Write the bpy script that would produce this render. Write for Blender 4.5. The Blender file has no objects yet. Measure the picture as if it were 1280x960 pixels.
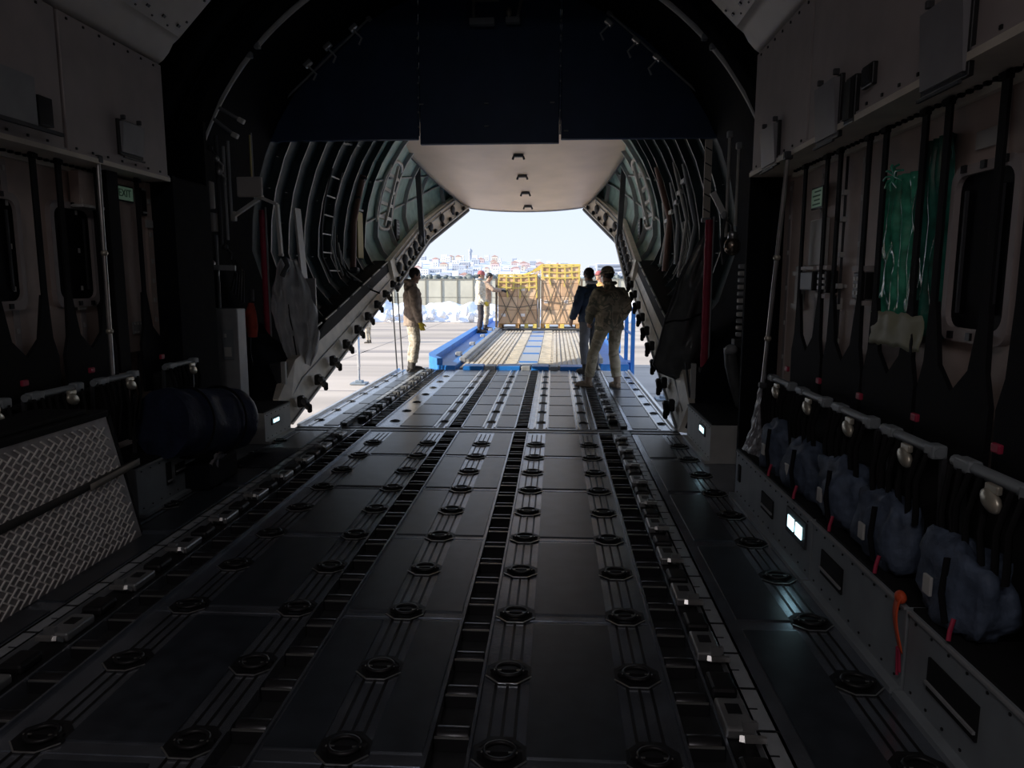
import bpy, bmesh, math, random
from mathutils import Vector, Matrix, noise
random.seed(7)
scene = bpy.context.scene
COL = scene.collection
PI = math.pi
V = Vector

# ------------------------------------------------------------------ materials
MATS = {}
def mat(name, col, rough=.6, metal=0., nscale=0, namt=.25, bump=0., bscale=None, emit=None, alpha=None, trans=0., spec=.5, stretch=None, coat=0., tl=0.):
    if name in MATS: return MATS[name]
    m = bpy.data.materials.new(name); m.use_nodes = True
    nt = m.node_tree; b = nt.nodes['Principled BSDF']
    b.inputs['Base Color'].default_value = (*col, 1)
    b.inputs['Roughness'].default_value = rough
    b.inputs['Metallic'].default_value = metal
    b.inputs['Specular IOR Level'].default_value = spec
    if coat: b.inputs['Coat Weight'].default_value = coat
    if trans: b.inputs['Transmission Weight'].default_value = trans
    if alpha is not None: b.inputs['Alpha'].default_value = alpha
    if emit:
        b.inputs['Emission Color'].default_value = (*emit[0], 1); b.inputs['Emission Strength'].default_value = emit[1]
    if nscale or bump:
        tc = nt.nodes.new('ShaderNodeTexCoord'); mp = nt.nodes.new('ShaderNodeMapping')
        nt.links.new(tc.outputs['Object'], mp.inputs['Vector'])
        if stretch: mp.inputs['Scale'].default_value = stretch
    if nscale:
        n = nt.nodes.new('ShaderNodeTexNoise'); n.inputs['Scale'].default_value = nscale; n.inputs['Detail'].default_value = 6
        nt.links.new(mp.outputs['Vector'], n.inputs['Vector'])
        r = nt.nodes.new('ShaderNodeValToRGB')
        r.color_ramp.elements[0].position = .3; r.color_ramp.elements[1].position = .7
        r.color_ramp.elements[0].color = (*[c*(1-namt) for c in col], 1)
        r.color_ramp.elements[1].color = (*[min(1, c*(1+namt)) for c in col], 1)
        nt.links.new(n.outputs['Fac'], r.inputs['Fac']); nt.links.new(r.outputs['Color'], b.inputs['Base Color'])
    if bump:
        n2 = nt.nodes.new('ShaderNodeTexNoise'); n2.inputs['Scale'].default_value = bscale or 20; n2.inputs['Detail'].default_value = 4
        nt.links.new(mp.outputs['Vector'], n2.inputs['Vector'])
        bp = nt.nodes.new('ShaderNodeBump'); bp.inputs['Strength'].default_value = bump; bp.inputs['Distance'].default_value = .02
        nt.links.new(n2.outputs['Fac'], bp.inputs['Height']); nt.links.new(bp.outputs['Normal'], b.inputs['Normal'])
    if tl:   # cloth that lets light through from behind
        tb = nt.nodes.new('ShaderNodeBsdfTranslucent'); tb.inputs['Color'].default_value = (*col, 1); mx = nt.nodes.new('ShaderNodeMixShader'); mx.inputs['Fac'].default_value = tl
        nt.links.new(b.outputs[0], mx.inputs[1]); nt.links.new(tb.outputs[0], mx.inputs[2]); nt.links.new(mx.outputs[0], nt.nodes['Material Output'].inputs['Surface'])
    MATS[name] = m
    return m

def camo(name, cols, scale=9, rough=.85):
    m = bpy.data.materials.new(name); m.use_nodes = True
    nt = m.node_tree; b = nt.nodes['Principled BSDF']; b.inputs['Roughness'].default_value = rough
    b.inputs['Specular IOR Level'].default_value = .2
    tc = nt.nodes.new('ShaderNodeTexCoord'); n = nt.nodes.new('ShaderNodeTexNoise')
    n.inputs['Scale'].default_value = scale; n.inputs['Detail'].default_value = 3; n.inputs['Distortion'].default_value = .6
    nt.links.new(tc.outputs['Object'], n.inputs['Vector'])
    r = nt.nodes.new('ShaderNodeValToRGB'); r.color_ramp.interpolation = 'CONSTANT'
    el = r.color_ramp.elements
    pos = [.0, .40, .48, .56, .63]
    el[0].position = 0; el[0].color = (*cols[0], 1)
    el[1].position = pos[1]; el[1].color = (*cols[1], 1)
    for i in range(2, len(cols)):
        e = el.new(pos[i]); e.color = (*cols[i], 1)
    nt.links.new(n.outputs['Fac'], r.inputs['Fac']); nt.links.new(r.outputs['Color'], b.inputs['Base Color'])
    MATS[name] = m
    return m

# ------------------------------------------------------------------ mesh builder
class MB:
    def __init__(s): s.v = []; s.f = []; s.m = []; s.k = 0; s.sm = []
    def mat(s, k): s.k = k; return s
    def add(s, vs, fs, smooth=False):
        o = len(s.v); s.v += [tuple(p) for p in vs]
        for f in fs: s.f.append(tuple(i+o for i in f)); s.m.append(s.k); s.sm.append(smooth)
        return s
    def box(s, c, d, rx=0, ry=0, rz=0, bev=0.):
        x, y, z = [k/2 for k in d]
        if bev:
            e = min(bev, x*.9, y*.9, z*.9)
            bm = bmesh.new(); bmesh.ops.create_cube(bm, size=1)
            for q in bm.verts: q.co = V((q.co.x*d[0], q.co.y*d[1], q.co.z*d[2]))
            bmesh.ops.bevel(bm, geom=bm.edges[:], offset=e, segments=2, affect='EDGES', profile=.5)
            bm.verts.index_update()
            vs = [q.co.copy() for q in bm.verts]; fs = [[q.index for q in f.verts] for f in bm.faces]; bm.free()
        else:
            vs = [V((a*x, b*y, g*z)) for g in (-1, 1) for b in (-1, 1) for a in (-1, 1)]
            fs = [(0, 2, 3, 1), (4, 5, 7, 6), (0, 1, 5, 4), (2, 6, 7, 3), (0, 4, 6, 2), (1, 3, 7, 5)]
        if rx or ry or rz:
            R = Matrix.Rotation(rz, 3, 'Z') @ Matrix.Rotation(ry, 3, 'Y') @ Matrix.Rotation(rx, 3, 'X')
            vs = [R @ q for q in vs]
        c = V(c)
        return s.add([q+c for q in vs], fs)
    def bar(s, a, b, w, h=None, up=(0, 0, 1), bev=0.):
        """rectangular bar from a to b, w across, h along up"""
        a, b = V(a), V(b); h = h or w; d = b-a; L = d.length; d.normalize()
        u = V(up); sd = d.cross(u)
        if sd.length < 1e-4: sd = d.cross(V((1, 0, 0)))
        sd.normalize(); u = sd.cross(d)
        vs = []
        for p in (a, b):
            for i, j in ((-1, -1), (1, -1), (1, 1), (-1, 1)): vs.append(p+sd*(i*w/2)+u*(j*h/2))
        return s.add(vs, [(0, 1, 2, 3), (7, 6, 5, 4), (0, 4, 5, 1), (1, 5, 6, 2), (2, 6, 7, 3), (3, 7, 4, 0)])
    def tube(s, path, r, n=8, cap=True, flat=1.0, up=None):
        """swept tube; r a number or a list; flat squeezes one axis"""
        P = [V(p) for p in path]; N = len(P)
        R = r if isinstance(r, (list, tuple)) else [r]*N
        vs = []; ref = V(up) if up else None
        for i in range(N):
            t = (P[min(i+1, N-1)]-P[max(i-1, 0)]); 
            if t.length < 1e-9: t = V((0, 0, 1))
            t.normalize()
            if ref is None:
                ref = V((0, 0, 1)) if abs(t.z) < .9 else V((0, 1, 0))
            a = t.cross(ref)
            if a.length < 1e-5: a = t.cross(V((1, .3, .1)))
            a.normalize(); b = a.cross(t); 
            if not up: ref = b
            rr = R[i]; ra, rb = (rr if isinstance(rr, (tuple, list)) else (rr, rr*flat))
            for k in range(n):
                w = 2*PI*k/n; vs.append(P[i]+a*(math.cos(w)*ra)+b*(math.sin(w)*rb))
        fs = []
        for i in range(N-1):
            for k in range(n):
                k2 = (k+1) % n; fs.append((i*n+k, i*n+k2, (i+1)*n+k2, (i+1)*n+k))
        s.add(vs, fs, True)
        if cap:
            s.add([vs[k] for k in range(n)], [tuple(range(n))[::-1]]); s.add(vs[-n:], [tuple(range(n))])
        return s
    def ell(s, c, r, nu=14, nv=9, rot=None):
        c = V(c); vs = [V((0, 0, -r[2]))]
        for j in range(1, nv):
            ph = -PI/2+PI*j/nv
            for i in range(nu):
                th = 2*PI*i/nu; vs.append(V((r[0]*math.cos(ph)*math.cos(th), r[1]*math.cos(ph)*math.sin(th), r[2]*math.sin(ph))))
        vs.append(V((0, 0, r[2]))); fs = []
        for i in range(nu): fs.append((0, 1+(i+1) % nu, 1+i))
        for j in range(nv-2):
            for i in range(nu):
                a = 1+j*nu; fs.append((a+i, a+(i+1) % nu, a+nu+(i+1) % nu, a+nu+i))
        a = 1+(nv-2)*nu
        for i in range(nu): fs.append((a+i, a+(i+1) % nu, len(vs)-1))
        if rot: vs = [rot @ q for q in vs]
        return s.add([q+c for q in vs], fs, True)
    def loft(s, rings, closed=True, smooth=True, cap=False):
        n = len(rings[0]); vs = [p for r in rings for p in r]; fs = []
        for i in range(len(rings)-1):
            for k in range(n if closed else n-1):
                k2 = (k+1) % n; fs.append((i*n+k, i*n+k2, (i+1)*n+k2, (i+1)*n+k))
        s.add(vs, fs, smooth)
        if cap: s.add(rings[0], [tuple(range(n))[::-1]]); s.add(rings[-1], [tuple(range(n))])
        return s
    def prism(s, pts, a, b):
        """polygon pts (3D) extruded from offset a to offset b (vectors)"""
        a, b = V(a), V(b); n = len(pts)
        vs = [V(p)+a for p in pts]+[V(p)+b for p in pts]
        fs = [tuple(range(n))[::-1], tuple(range(n, 2*n))]+[(i, (i+1) % n, n+(i+1) % n, n+i) for i in range(n)]
        return s.add(vs, fs)
    def lathe(s, prof, c, axis='Z', n=16):
        """prof: list of (r, h)"""
        rings = []
        for r, h in prof:
            ring = []
            for k in range(n):
                w = 2*PI*k/n; a, b = r*math.cos(w), r*math.sin(w)
                ring.append(V(c)+(V((a, b, h)) if axis == 'Z' else V((h, a, b)) if axis == 'X' else V((a, h, b))))
            rings.append(ring)
        return s.loft(rings, True, True, True)
    def sheet(s, fn, nu, nv, th=0., smooth=True):
        """surface fn(u,v), optionally doubled into a closed slab of thickness th along its own normals"""
        g = [[V(fn(i/nu, j/nv)) for i in range(nu+1)] for j in range(nv+1)]
        W = nu+1; vs = [p for r in g for p in r]
        fs = [(j*W+i, j*W+i+1, (j+1)*W+i+1, (j+1)*W+i) for j in range(nv) for i in range(nu)]
        if th:
            nn = []
            for j in range(nv+1):
                for i in range(nu+1):
                    du = g[j][min(i+1, nu)]-g[j][max(i-1, 0)]; dv = g[min(j+1, nv)][i]-g[max(j-1, 0)][i]
                    n = du.cross(dv); nn.append(n.normalized() if n.length > 1e-9 else V((0, 0, 1)))
            o = len(vs); vs = vs+[p-n*th for p, n in zip(vs, nn)]
            fs = fs+[tuple(k+o for k in f[::-1]) for f in fs]
            B = [i for i in range(W)]+[j*W+nu for j in range(1, nv+1)]+[nv*W+i for i in range(nu-1, -1, -1)]+[j*W for j in range(nv-1, 0, -1)]
            for k in range(len(B)):
                a, b = B[k], B[(k+1) % len(B)]; fs.append((a, o+a, o+b, b))
        return s.add(vs, fs, smooth)
    def mesh(s, name, mats, off=V((0, 0, 0))):
        me = bpy.data.meshes.new(name)
        me.from_pydata([tuple(V(p)-off) for p in s.v], [], s.f)
        for m in (mats if isinstance(mats, (list, tuple)) else [mats]): me.materials.append(m)
        me.polygons.foreach_set('material_index', s.m)
        me.polygons.foreach_set('use_smooth', s.sm)
        me.update(); return me
    def build(s, name, mats, parent=None, world=True):
        """link as ONE object; under a parent, world coordinates are made local to it"""
        off = V((0, 0, 0))
        if parent is not None and world:
            q = parent
            while q is not None: off += q.location; q = q.parent
        o = bpy.data.objects.new(name, s.mesh(name, mats, off)); COL.objects.link(o)
        if parent is not None: o.parent = parent
        else:
            b = [V(p) for p in s.v]; lo = V([min(p[i] for p in b) for i in range(3)]); hi = V([max(p[i] for p in b) for i in range(3)])
            base = V(((lo.x+hi.x)/2, (lo.y+hi.y)/2, lo.z))
            o.data.transform(Matrix.Translation(-base)); o.location = base
        return o

def tag(o, label=None, cat=None, group=None, kind=None):
    if label: o['label'] = label
    if cat: o['category'] = cat
    if group: o['group'] = group
    if kind: o['kind'] = kind
    return o
def thing(name, loc, label, cat, group=None, rz=0):
    o = bpy.data.objects.new(name, None); COL.objects.link(o); o.location = loc; o.rotation_euler = (0, 0, rz)
    o.empty_display_size = .1
    return tag(o, label, cat, group)
def struct(o, label=None):
    o['kind'] = 'structure'
    if label: o['label'] = label
    return o
def dup(root, loc, label=None, group=None, rz=None):
    r = root.copy(); COL.objects.link(r); r.location = loc
    if rz is not None: r.rotation_euler = (0, 0, rz)
    if label: r['label'] = label
    if group: r['group'] = group
    for ch in list(root.children):
        c = ch.copy(); COL.objects.link(c); c.parent = r
        for g in list(ch.children):
            d = g.copy(); COL.objects.link(d); d.parent = c
    return r
ORD = ['first', 'second', 'third', 'fourth', 'fifth', 'sixth', 'seventh', 'eighth', 'ninth', 'tenth', 'eleventh', 'twelfth', 'thirteenth', 'fourteenth', 'fifteenth', 'sixteenth']
def lerp(a, b, t): return a+(b-a)*t
def interp(tab, y):
    if y <= tab[0][0]: return tab[0][1]
    for (a, p), (b, q) in zip(tab, tab[1:]):
        if y <= b: return lerp(p, q, (y-a)/(b-a))
    return tab[-1][1]
def nz(p, s=1., seed=0): return noise.noise(V(p)*s+V((seed*7.3, seed*3.1, seed*1.7)))

# palette
M_ALU = mat('worn_aluminium', (.29, .32, .37), .24, .8, 6, .25, .03, 60)
M_ALU2 = mat('bare_aluminium', (.62, .62, .61), .28, .8, 8, .2)
M_LOCKP = mat('lock_casting', (.36, .37, .38), .35, .7, 8, .2)
M_LEDGE = mat('rail_ledge', (.42, .45, .48), .35, .3, 8, .15)
M_FLAP = mat('lamp_flap', (.27, .265, .28), .4, 0, 6, .1)
M_PALEG = mat('pale_grey_box', (.52, .52, .50), .5, 0, 6, .1)
M_GLINT = mat('steel_edge_glint', (.7, .7, .68), .28, .9)  # bright steel for highlights drawn as strips on rollers and rings
M_PANEL = mat('antislip_panel', (.030, .036, .045), .30, 0, 9, .35, .06, 300, spec=.7)
M_BLACK = mat('black_fittings', (.015, .015, .017), .45, .3)
M_RUBBER = mat('matt_black', (.010, .010, .011), .8, spec=.25)
M_TRAY = mat('dark_tray', (.04, .042, .045), .55, .5, 10, .3)
M_ROLL = mat('roller_metal', (.05, .05, .055), .3, .7)
M_WALL = mat('beige_lining', (.55, .44, .39), .5, 0, 5, .12)
M_WALLHI = mat('upper_lining', (.42, .37, .36), .5, 0, 4, .1)
M_CEIL = mat('ceiling_lining', (.55, .51, .48), .5, 0, 4, .08)
M_NAVY = mat('navy_panel', (.032, .066, .15), .5, 0, 3, .15)
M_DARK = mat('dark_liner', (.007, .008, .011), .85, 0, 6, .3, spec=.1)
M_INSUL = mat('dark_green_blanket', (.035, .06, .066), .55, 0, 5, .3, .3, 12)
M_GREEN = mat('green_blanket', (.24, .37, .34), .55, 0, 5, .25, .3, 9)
M_RIB = mat('frame_rib_paint', (.50, .48, .45), .45, 0, 8, .2)
M_SILL = mat('sill_paint', (.74, .68, .58), .5, 0, 6, .12)
M_GREY = mat('grey_box_paint', (.32, .33, .34), .45, 0, 6, .12)
M_LOCK = mat('locker_paint', (.24, .27, .29), .45, 0, 6, .12)
M_DGREY = mat('dark_grey_paint', (.045, .047, .053), .55, 0, 6, .2)
M_WHITE = mat('white_paint', (.75, .73, .70), .5, 0, 8, .06)
M_DOOR = mat('tail_door_skin', (.70, .56, .44), .45, 0, 1.2, .10)
M_LAMP = mat('sill_lamp_glow', (.8, .95, 1.), .3, emit=((.55, .90, 1.), 1.5))
M_STRAP = mat('black_webbing', (.008, .008, .010), .8, 0, 0, 0, .2, 200, spec=.2)
M_RED = mat('red_padding', (.42, .03, .075), .5, 0, 9, .2)
M_ORANGE = mat('orange_ribbon', (.75, .10, .03), .6)
M_TARP = mat('silver_tarp', (.70, .70, .71), .26, .0, 6, .25, .9, 7, tl=.4)
M_BTARP = mat('black_tarp', (.17, .18, .18), .22, 0, 6, .3, .5, 8, tl=.35)
M_NROLL = mat('navy_cover_cloth', (.020, .028, .062), .5, 0, 10, .25, .25, 30)
M_LVEST = mat('slate_blue_cloth', (.085, .115, .175), .7, 0, 14, .4, .4, 30)
M_BUCKLE = mat('buckle_metal', (.62, .58, .48), .35, .6)
M_GLASS = mat('dark_window_pane', (.005, .005, .007), .6, spec=.1)
M_EXITG = mat('exit_sign_green', (.42, .60, .45), .5, emit=((.42, .70, .5), .03))
M_TEXT = mat('sign_lettering', (.05, .16, .09), .6)
M_LABEL = mat('placard_white', (.55, .55, .53), .5)
M_BLUE = mat('loader_blue', (.02, .20, .62), .42, 0, 5, .15)
M_DECK = mat('loader_deck_metal', (.66, .60, .50), .55, .1, 6, .2)
M_GUIDE = mat('loader_guide_grey', (.34, .35, .36), .5, .2, 6, .2)
M_PIPE = mat('brown_pipe', (.22, .12, .09), .5)
M_YEL = mat('dull_yellow', (.40, .33, .12), .6)
# ================================================================== setting: fuselage shell
HW = 2.45          # lower wall face
UP = 2.20          # face of the upper panels
def half_section(Y):
    """right half of the inner section from the sill to the crown: list of (x, z)"""
    a = interp([(-5, 3.35), (7.0, 3.35), (7.02, 2.95), (8.6, 2.85), (11, 2.78), (14, 2.6), (16.8, 2.42), (19.2, 1.78)], Y)
    zt = interp([(-5, 4.75), (7.0, 4.95), (7.02, 4.75), (14, 5.1), (19.2, 4.9)], Y)
    if Y < 7.4: xs, zs = 2.95, -.4
    else:
        xs = interp([(7.4, 2.12), (13.1, 2.16), (16.8, 2.24), (19.2, 1.55)], Y)
        zs = interp([(7.4, .05), (13.1, 1.47), (16.8, 2.46), (19.2, 3.46)], Y)
    zc = max(1.9, zs+.75) if Y < 18 else interp([(18, 3.7), (19.2, 4.0)], Y)
    P = [(xs, zs), (lerp(xs, a, .25), lerp(zs, zc, .3)), (lerp(xs, a, .75), lerp(zs, zc, .62))]
    for k in range(13):
        t = PI/2*k/12; P.append((a*math.cos(t), zc+(zt-zc)*math.sin(t)))
    return P
def section(Y):
    h = half_section(Y)
    return [V((-x, Y, z)) for x, z in h]+[V((x, Y, z)) for x, z in h[-2::-1]]
def shell_x(Y, z):
    """half-width of the tail lining at height z"""
    h = half_section(Y)
    for (x0, z0), (x1, z1) in zip(h, h[1:]):
        if z0 <= z <= z1: return lerp(x0, x1, (z-z0)/max(1e-6, z1-z0))
    return h[-1][0]
fw = MB(); fw.loft([section(y) for y in (-5, 0, 5.5, 7.0, 7.02, 7.39)], closed=False)
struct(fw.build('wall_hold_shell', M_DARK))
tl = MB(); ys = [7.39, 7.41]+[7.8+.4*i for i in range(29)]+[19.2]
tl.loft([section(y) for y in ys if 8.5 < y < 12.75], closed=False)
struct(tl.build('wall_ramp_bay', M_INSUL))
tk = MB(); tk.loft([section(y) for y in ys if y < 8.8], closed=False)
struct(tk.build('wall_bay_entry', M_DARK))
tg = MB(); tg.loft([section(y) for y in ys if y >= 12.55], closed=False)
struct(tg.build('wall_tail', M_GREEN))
cap = MB(); sec = section(19.2); cap.add(sec+[V((0, 19.2, 3.42))], [tuple(range(len(sec)))]); struct(cap.build('wall_tail_end', M_GREEN))
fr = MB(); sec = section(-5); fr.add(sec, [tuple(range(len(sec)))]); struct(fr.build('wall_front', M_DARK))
# curved frames standing off the ramp-bay lining
for i, y in enumerate([8.9, 9.45, 10.0, 10.55, 11.1, 11.65, 12.2, 12.75]):
    for sgn in (-1, 1):
        b = MB(); h = half_section(y)[1:15]
        for (x0, z0), (x1, z1) in zip(h, h[1:]):
            b.k = 1; b.bar((sgn*(x0-.05), y, z0), (sgn*(x1-.05), y, z1), .03, .10, up=(sgn, 0, .3)); b.k = 0; b.bar((sgn*(x0-.10), y, z0), (sgn*(x1-.10), y, z1), .024, .012, up=(sgn, 0, .3))
        struct(b.build('trim_frame_rib', [M_RIB, M_INSUL]))
for y in (13.6, 14.5, 15.6, 16.9, 18.1):
    for sgn in (-1, 1):
        b = MB(); h = half_section(y)[1:15]
        for (x0, z0), (x1, z1) in zip(h, h[1:]):
            b.bar((sgn*(x0-.04), y, z0), (sgn*(x1-.04), y, z1), .05, .09, up=(sgn, 0, .3))
        struct(b.build('trim_tail_rib', M_GREY))
# stringers running aft
for sgn in (-1, 1):
    for k in (4, 6):
        b = MB(); pts = []
        for y in [12.7+.5*i for i in range(13)]:
            x, z = half_section(y)[k]; pts.append((sgn*(x-.03), y, z))
        b.tube(pts, .022, 6); struct(b.build('trim_stringer', M_GREY))

# ------------------------------------------------------------------ cargo floor
TRACKS = [(-1.285, -1.125), (-.355, -.205), (.355, .505), (1.215, 1.365)]
RINGX = [-.97, -.44, .08, .60, 1.105]
def floor_strips(m, y0, y1, x0, x1):
    xs = [x0]+[k for t in TRACKS for k in t]+[x1]
    for i in range(0, len(xs), 2):
        m.box(((xs[i]+xs[i+1])/2, (y0+y1)/2, -.03), (xs[i+1]-xs[i], y1-y0, .06))
    m.k = 2; m.box(((x0+x1)/2, (y0+y1)/2, -.085), (x1-x0, y1-y0, .05)); m.k = 0
PAN = [(-1.84, -1.60), (-.885, -.525), (-.195, -.005), (.165, .345), (.685, 1.02), (1.62, 1.86)]
m = MB(); floor_strips(m, -4.6, 7.30, -2.94, 2.94)
m.k = 1; y = 7.24
while y > 0:
    for a, b in PAN: m.box(((a+b)/2, y-.46, .0025), (b-a, .93, .007))
    y -= 1.035
m.k = 2
for rx in RINGX+[1.95, -1.9]:
    for d in (-.045, 0, .045): m.box((rx+d, 3.6, .0008), (.011, 7.2, .003))
m.k = 0
yy = 7.24
while yy > 0:   # seam lines
    for a, b in ((-1.12, -.36), (-.2, .35), (.51, 1.21)): m.box(((a+b)/2, yy+.05, .0012), (b-a, .012, .003))
    yy -= 1.035
struct(m.build('floor', [M_ALU, M_PANEL, M_BLACK]), 'grey cargo hold floor with dark anti-slip panels between the roller tracks')
m = MB(); floor_strips(m, 7.50, 12.55, -1.98, 2.06)
m.k = 1; y = 7.56
RP = [(-1.72, -1.56), (-.885, -.53), (-.195, -.0), (.16, .345), (.71, 1.0), (1.60, 1.86)]
while y < 12.2:
    for a, b in RP: m.box(((a+b)/2, y+.335, .0025), (b-a, .65, .007))
    y += .705
m.k = 3
for rx in (-.44, .08, .63, 1.09):
    for d in (-.062, .062): m.box((rx+d, 10.02, .005), (.02, 5.0, .014))
m.k = 2
for rx in (-.44, .08, .63, 1.09):
    m.box((rx, 10.02, .0008), (.05, 5.0, .003))
m.k = 3
for x in (-1.97, 2.05): m.box((x, 10.02, .012), (.035, 5.05, .03))
for x in (1.88, 2.0, -1.86): m.box((x, 10.02, .004), (.018, 5.0, .012))
struct(m.build('floor_ramp', [M_ALU, M_PANEL, M_BLACK, M_ALU2]), 'lowered loading ramp floor with square dark panels and bright strips')
m = MB(); m.box((.04, 7.40, -.045), (4.05, .21, .10), bev=.012)
m.k = 1; m.box((.04, 7.33, .006), (4.0, .02, .004)); m.box((.04, 7.47, .006), (4.0, .012, .004))
struct(m.build('trim_ramp_hinge', [M_DGREY, M_ALU2]), 'dark hinge cover strip across the floor where the ramp begins')

# ------------------------------------------------------------------ upper lining panels, soffit, cornice, ceiling
for sgn, side in ((-1, 'left'), (1, 'right')):
    m = MB()   # lower wall
    m.box((sgn*(HW+.03), .3, 1.30), (.06, 10.5, 2.0))
    m.k = 1
    for y in [5.4-.62*i for i in range(10)]: m.box((sgn*(HW-.003), y, 1.5), (.012, .05, 1.5))
    m.k = 2
    for y in [5.4-.62*i for i in range(10)]:
        for z in (1.0, 1.25, 1.5, 1.75, 2.0, 2.2): m.box((sgn*(HW-.011), y, z), (.008, .02, .03))
    struct(m.build('wall_'+side, [M_WALL, M_WALLHI, M_LABEL]), 'beige lower lining of the %s hold side behind the troop seats' % side)
    m = MB()   # soffit with the perforated strip
    m.box((sgn*2.33, .3, 2.315), (.30, 10.5, .03))
    m.k = 1
    y = 5.2
    while y > 1.2:
        m.box((sgn*2.40, y, 2.293), (.022, .022, .016)); m.box((sgn*2.43, y-.03, 2.293), (.018, .018, .016)); y -= .06
    m.k = 0; m.bar((sgn*2.425, -4, 2.275), (sgn*2.425, 5.3, 2.275), .03, .03)
    struct(m.build('trim_soffit_'+side, [M_SILL, M_DARK]))
    for y0, y1 in ((4.40, 5.56), (3.02, 4.38), (1.2, 3.0), (-1.4, 1.18), (-4.5, -1.42)):
        m = MB(); m.box((sgn*(UP+.02), (y0+y1)/2, 2.74), (.04, y1-y0-.012, .82), bev=.006)
        m.k = 1
        for i in range(int((y1-y0)/.16)):
            for z in (2.36, 3.12): m.box((sgn*(UP-.003), y0+.08+.16*i, z), (.008, .014, .014))
        m.k = 0; m.bar((sgn*(UP-.004), y0+.01, 2.335), (sgn*(UP-.004), y1-.01, 2.335), .02, .016)
        struct(m.build('wall_%s_upper_panel' % side, [M_WALLHI, M_BLACK]))
    m = MB()   # rounded cornice
    prof = [(2.23, 3.155), (2.18, 3.19), (2.135, 3.24), (2.10, 3.30), (2.045, 3.345)]
    m.loft([[V((sgn*x, y, z)) for x, z in prof]+[V((sgn*(x+.06), y, z+.06)) for x, z in prof[::-1]] for y in (-4.5, 5.56)], True, True, True)
    struct(m.build('trim_cornice_'+side, M_CEIL))
    m = MB()
    a, b = V((sgn*2.045, 0, 3.345)), V((sgn*1.15, 0, 4.25))
    n = V((sgn*.7, 0, .7))*.04
    m.prism([a+V((0, -4.5, 0)), b+V((0, -4.5, 0)), b+V((0, 5.56, 0)), a+V((0, 5.56, 0))], (0, 0, 0), n)
    m.k = 1
    for i in range(30):
        y = 5.45-.2*i; m.box(a+V((-sgn*.05, y, .05)), (.02, .03, .02), ry=sgn*PI/4)
        m.box(a+V((-sgn*.02, y-.1, .02)), (.012, .014, .012), ry=sgn*PI/4)
    for y0 in (5.50, 3.9, 2.1):
        for k in range(6): m.box(lerp(a, b, .1+.16*k)+V((0, y0, 0)), (.016, .016, .016), ry=sgn*PI/4)
    struct(m.build('ceiling_'+side, [M_CEIL, M_BLACK]))
m = MB(); m.box((0, .5, 4.27), (2.34, 10.2, .04)); struct(m.build('ceiling', M_CEIL))

# ------------------------------------------------------------------ dark ring frame at the head of the ramp
def arch_pt(R, t, y, zc=1.73): return V((R*math.sin(t), y, zc+R*math.cos(t)))
m = MB(); rings = []
for k in range(41):
    t = -1.75+3.5*k/40
    rings.append([arch_pt(3.13, t, 6.6), arch_pt(3.13, t, 7.05), arch_pt(3.3, t, 7.05), arch_pt(3.3, t, 6.6)])
m.loft(rings, True, True, True); struct(m.build('trim_ring_frame', M_DARK), 'black ring frame between hold and ramp bay')
for sgn, side in ((-1, 'left'), (1, 'right')):
    m = MB(); m.box((sgn*2.40, 6.05 if sgn < 0 else 5.83, 1.2), (.08, 1.0 if sgn < 0 else .56, 2.4), bev=.02)
    m.box((sgn*2.43, 5.6, 1.2), (.5, .05, 2.3)) if sgn < 0 else m.box((2.43, 5.62, 1.2), (.46, .05, 2.3))
    m.box((-2.62 if sgn < 0 else 2.84, 6.55, 1.5), (.5, .05, 2.9))
    struct(m.build('wall_%s_bay_partition' % side, M_DARK))
# ================================================================== roller tracks, guide rails, tie-down recesses
def roller_track(x0, x1, ya, yb, pitch, label, name='roller_track'):
    xc, w = (x0+x1)/2, x1-x0
    t = thing(name, (xc, ya, -.06), label, 'roller track', 'roller tracks in the floor')
    m = MB()
    m.box((xc, (ya+yb)/2, -.0535), (w-.004, yb-ya, .011))
    m.k = 1
    for sx in (x0+.006, x1-.006): m.box((sx, (ya+yb)/2, -.022), (.011, yb-ya, .072))
    m.build('channel', [M_TRAY, M_ALU], t)
    n = int((yb-ya-.1)/pitch); first = None
    for i in range(n):
        y = yb-.10-pitch*i
        if first is None:
            r = MB(); r.lathe([(.012, -w/2+.014), (.036, -w/2+.016), (.038, -w/2+.022), (.038, w/2-.022), (.036, w/2-.016), (.012, w/2-.014)], (0, 0, 0), 'X', 14)
            r.k = 1; r.box((0, -.044, .027), (w-.03, .008, .006)); r.k = 0; r.box((0, -.044, .0), (w-.03, .006, .045))  # bright strip stands in for the highlight along the roller
            first = r.mesh('roller', [M_ROLL, M_GLINT])
            for k in range(len(first.polygons)): pass
        o = bpy.data.objects.new('roller', first); COL.objects.link(o); o.parent = t
        o.location = (0, y-ya, .036)
    return t
TN = ['outer track beside the left guide rail', 'inner track left of the middle floor panels', 'track just right of the floor middle', 'outer track beside the right guide rail']
for (a, b), n in zip(TRACKS, TN):
    roller_track(a, b, .8, 7.29, .257, 'recessed hold-floor roller channel, '+n)
    roller_track(a, b, 7.51, 12.54, .196, 'ramp roller channel, '+n)

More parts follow.
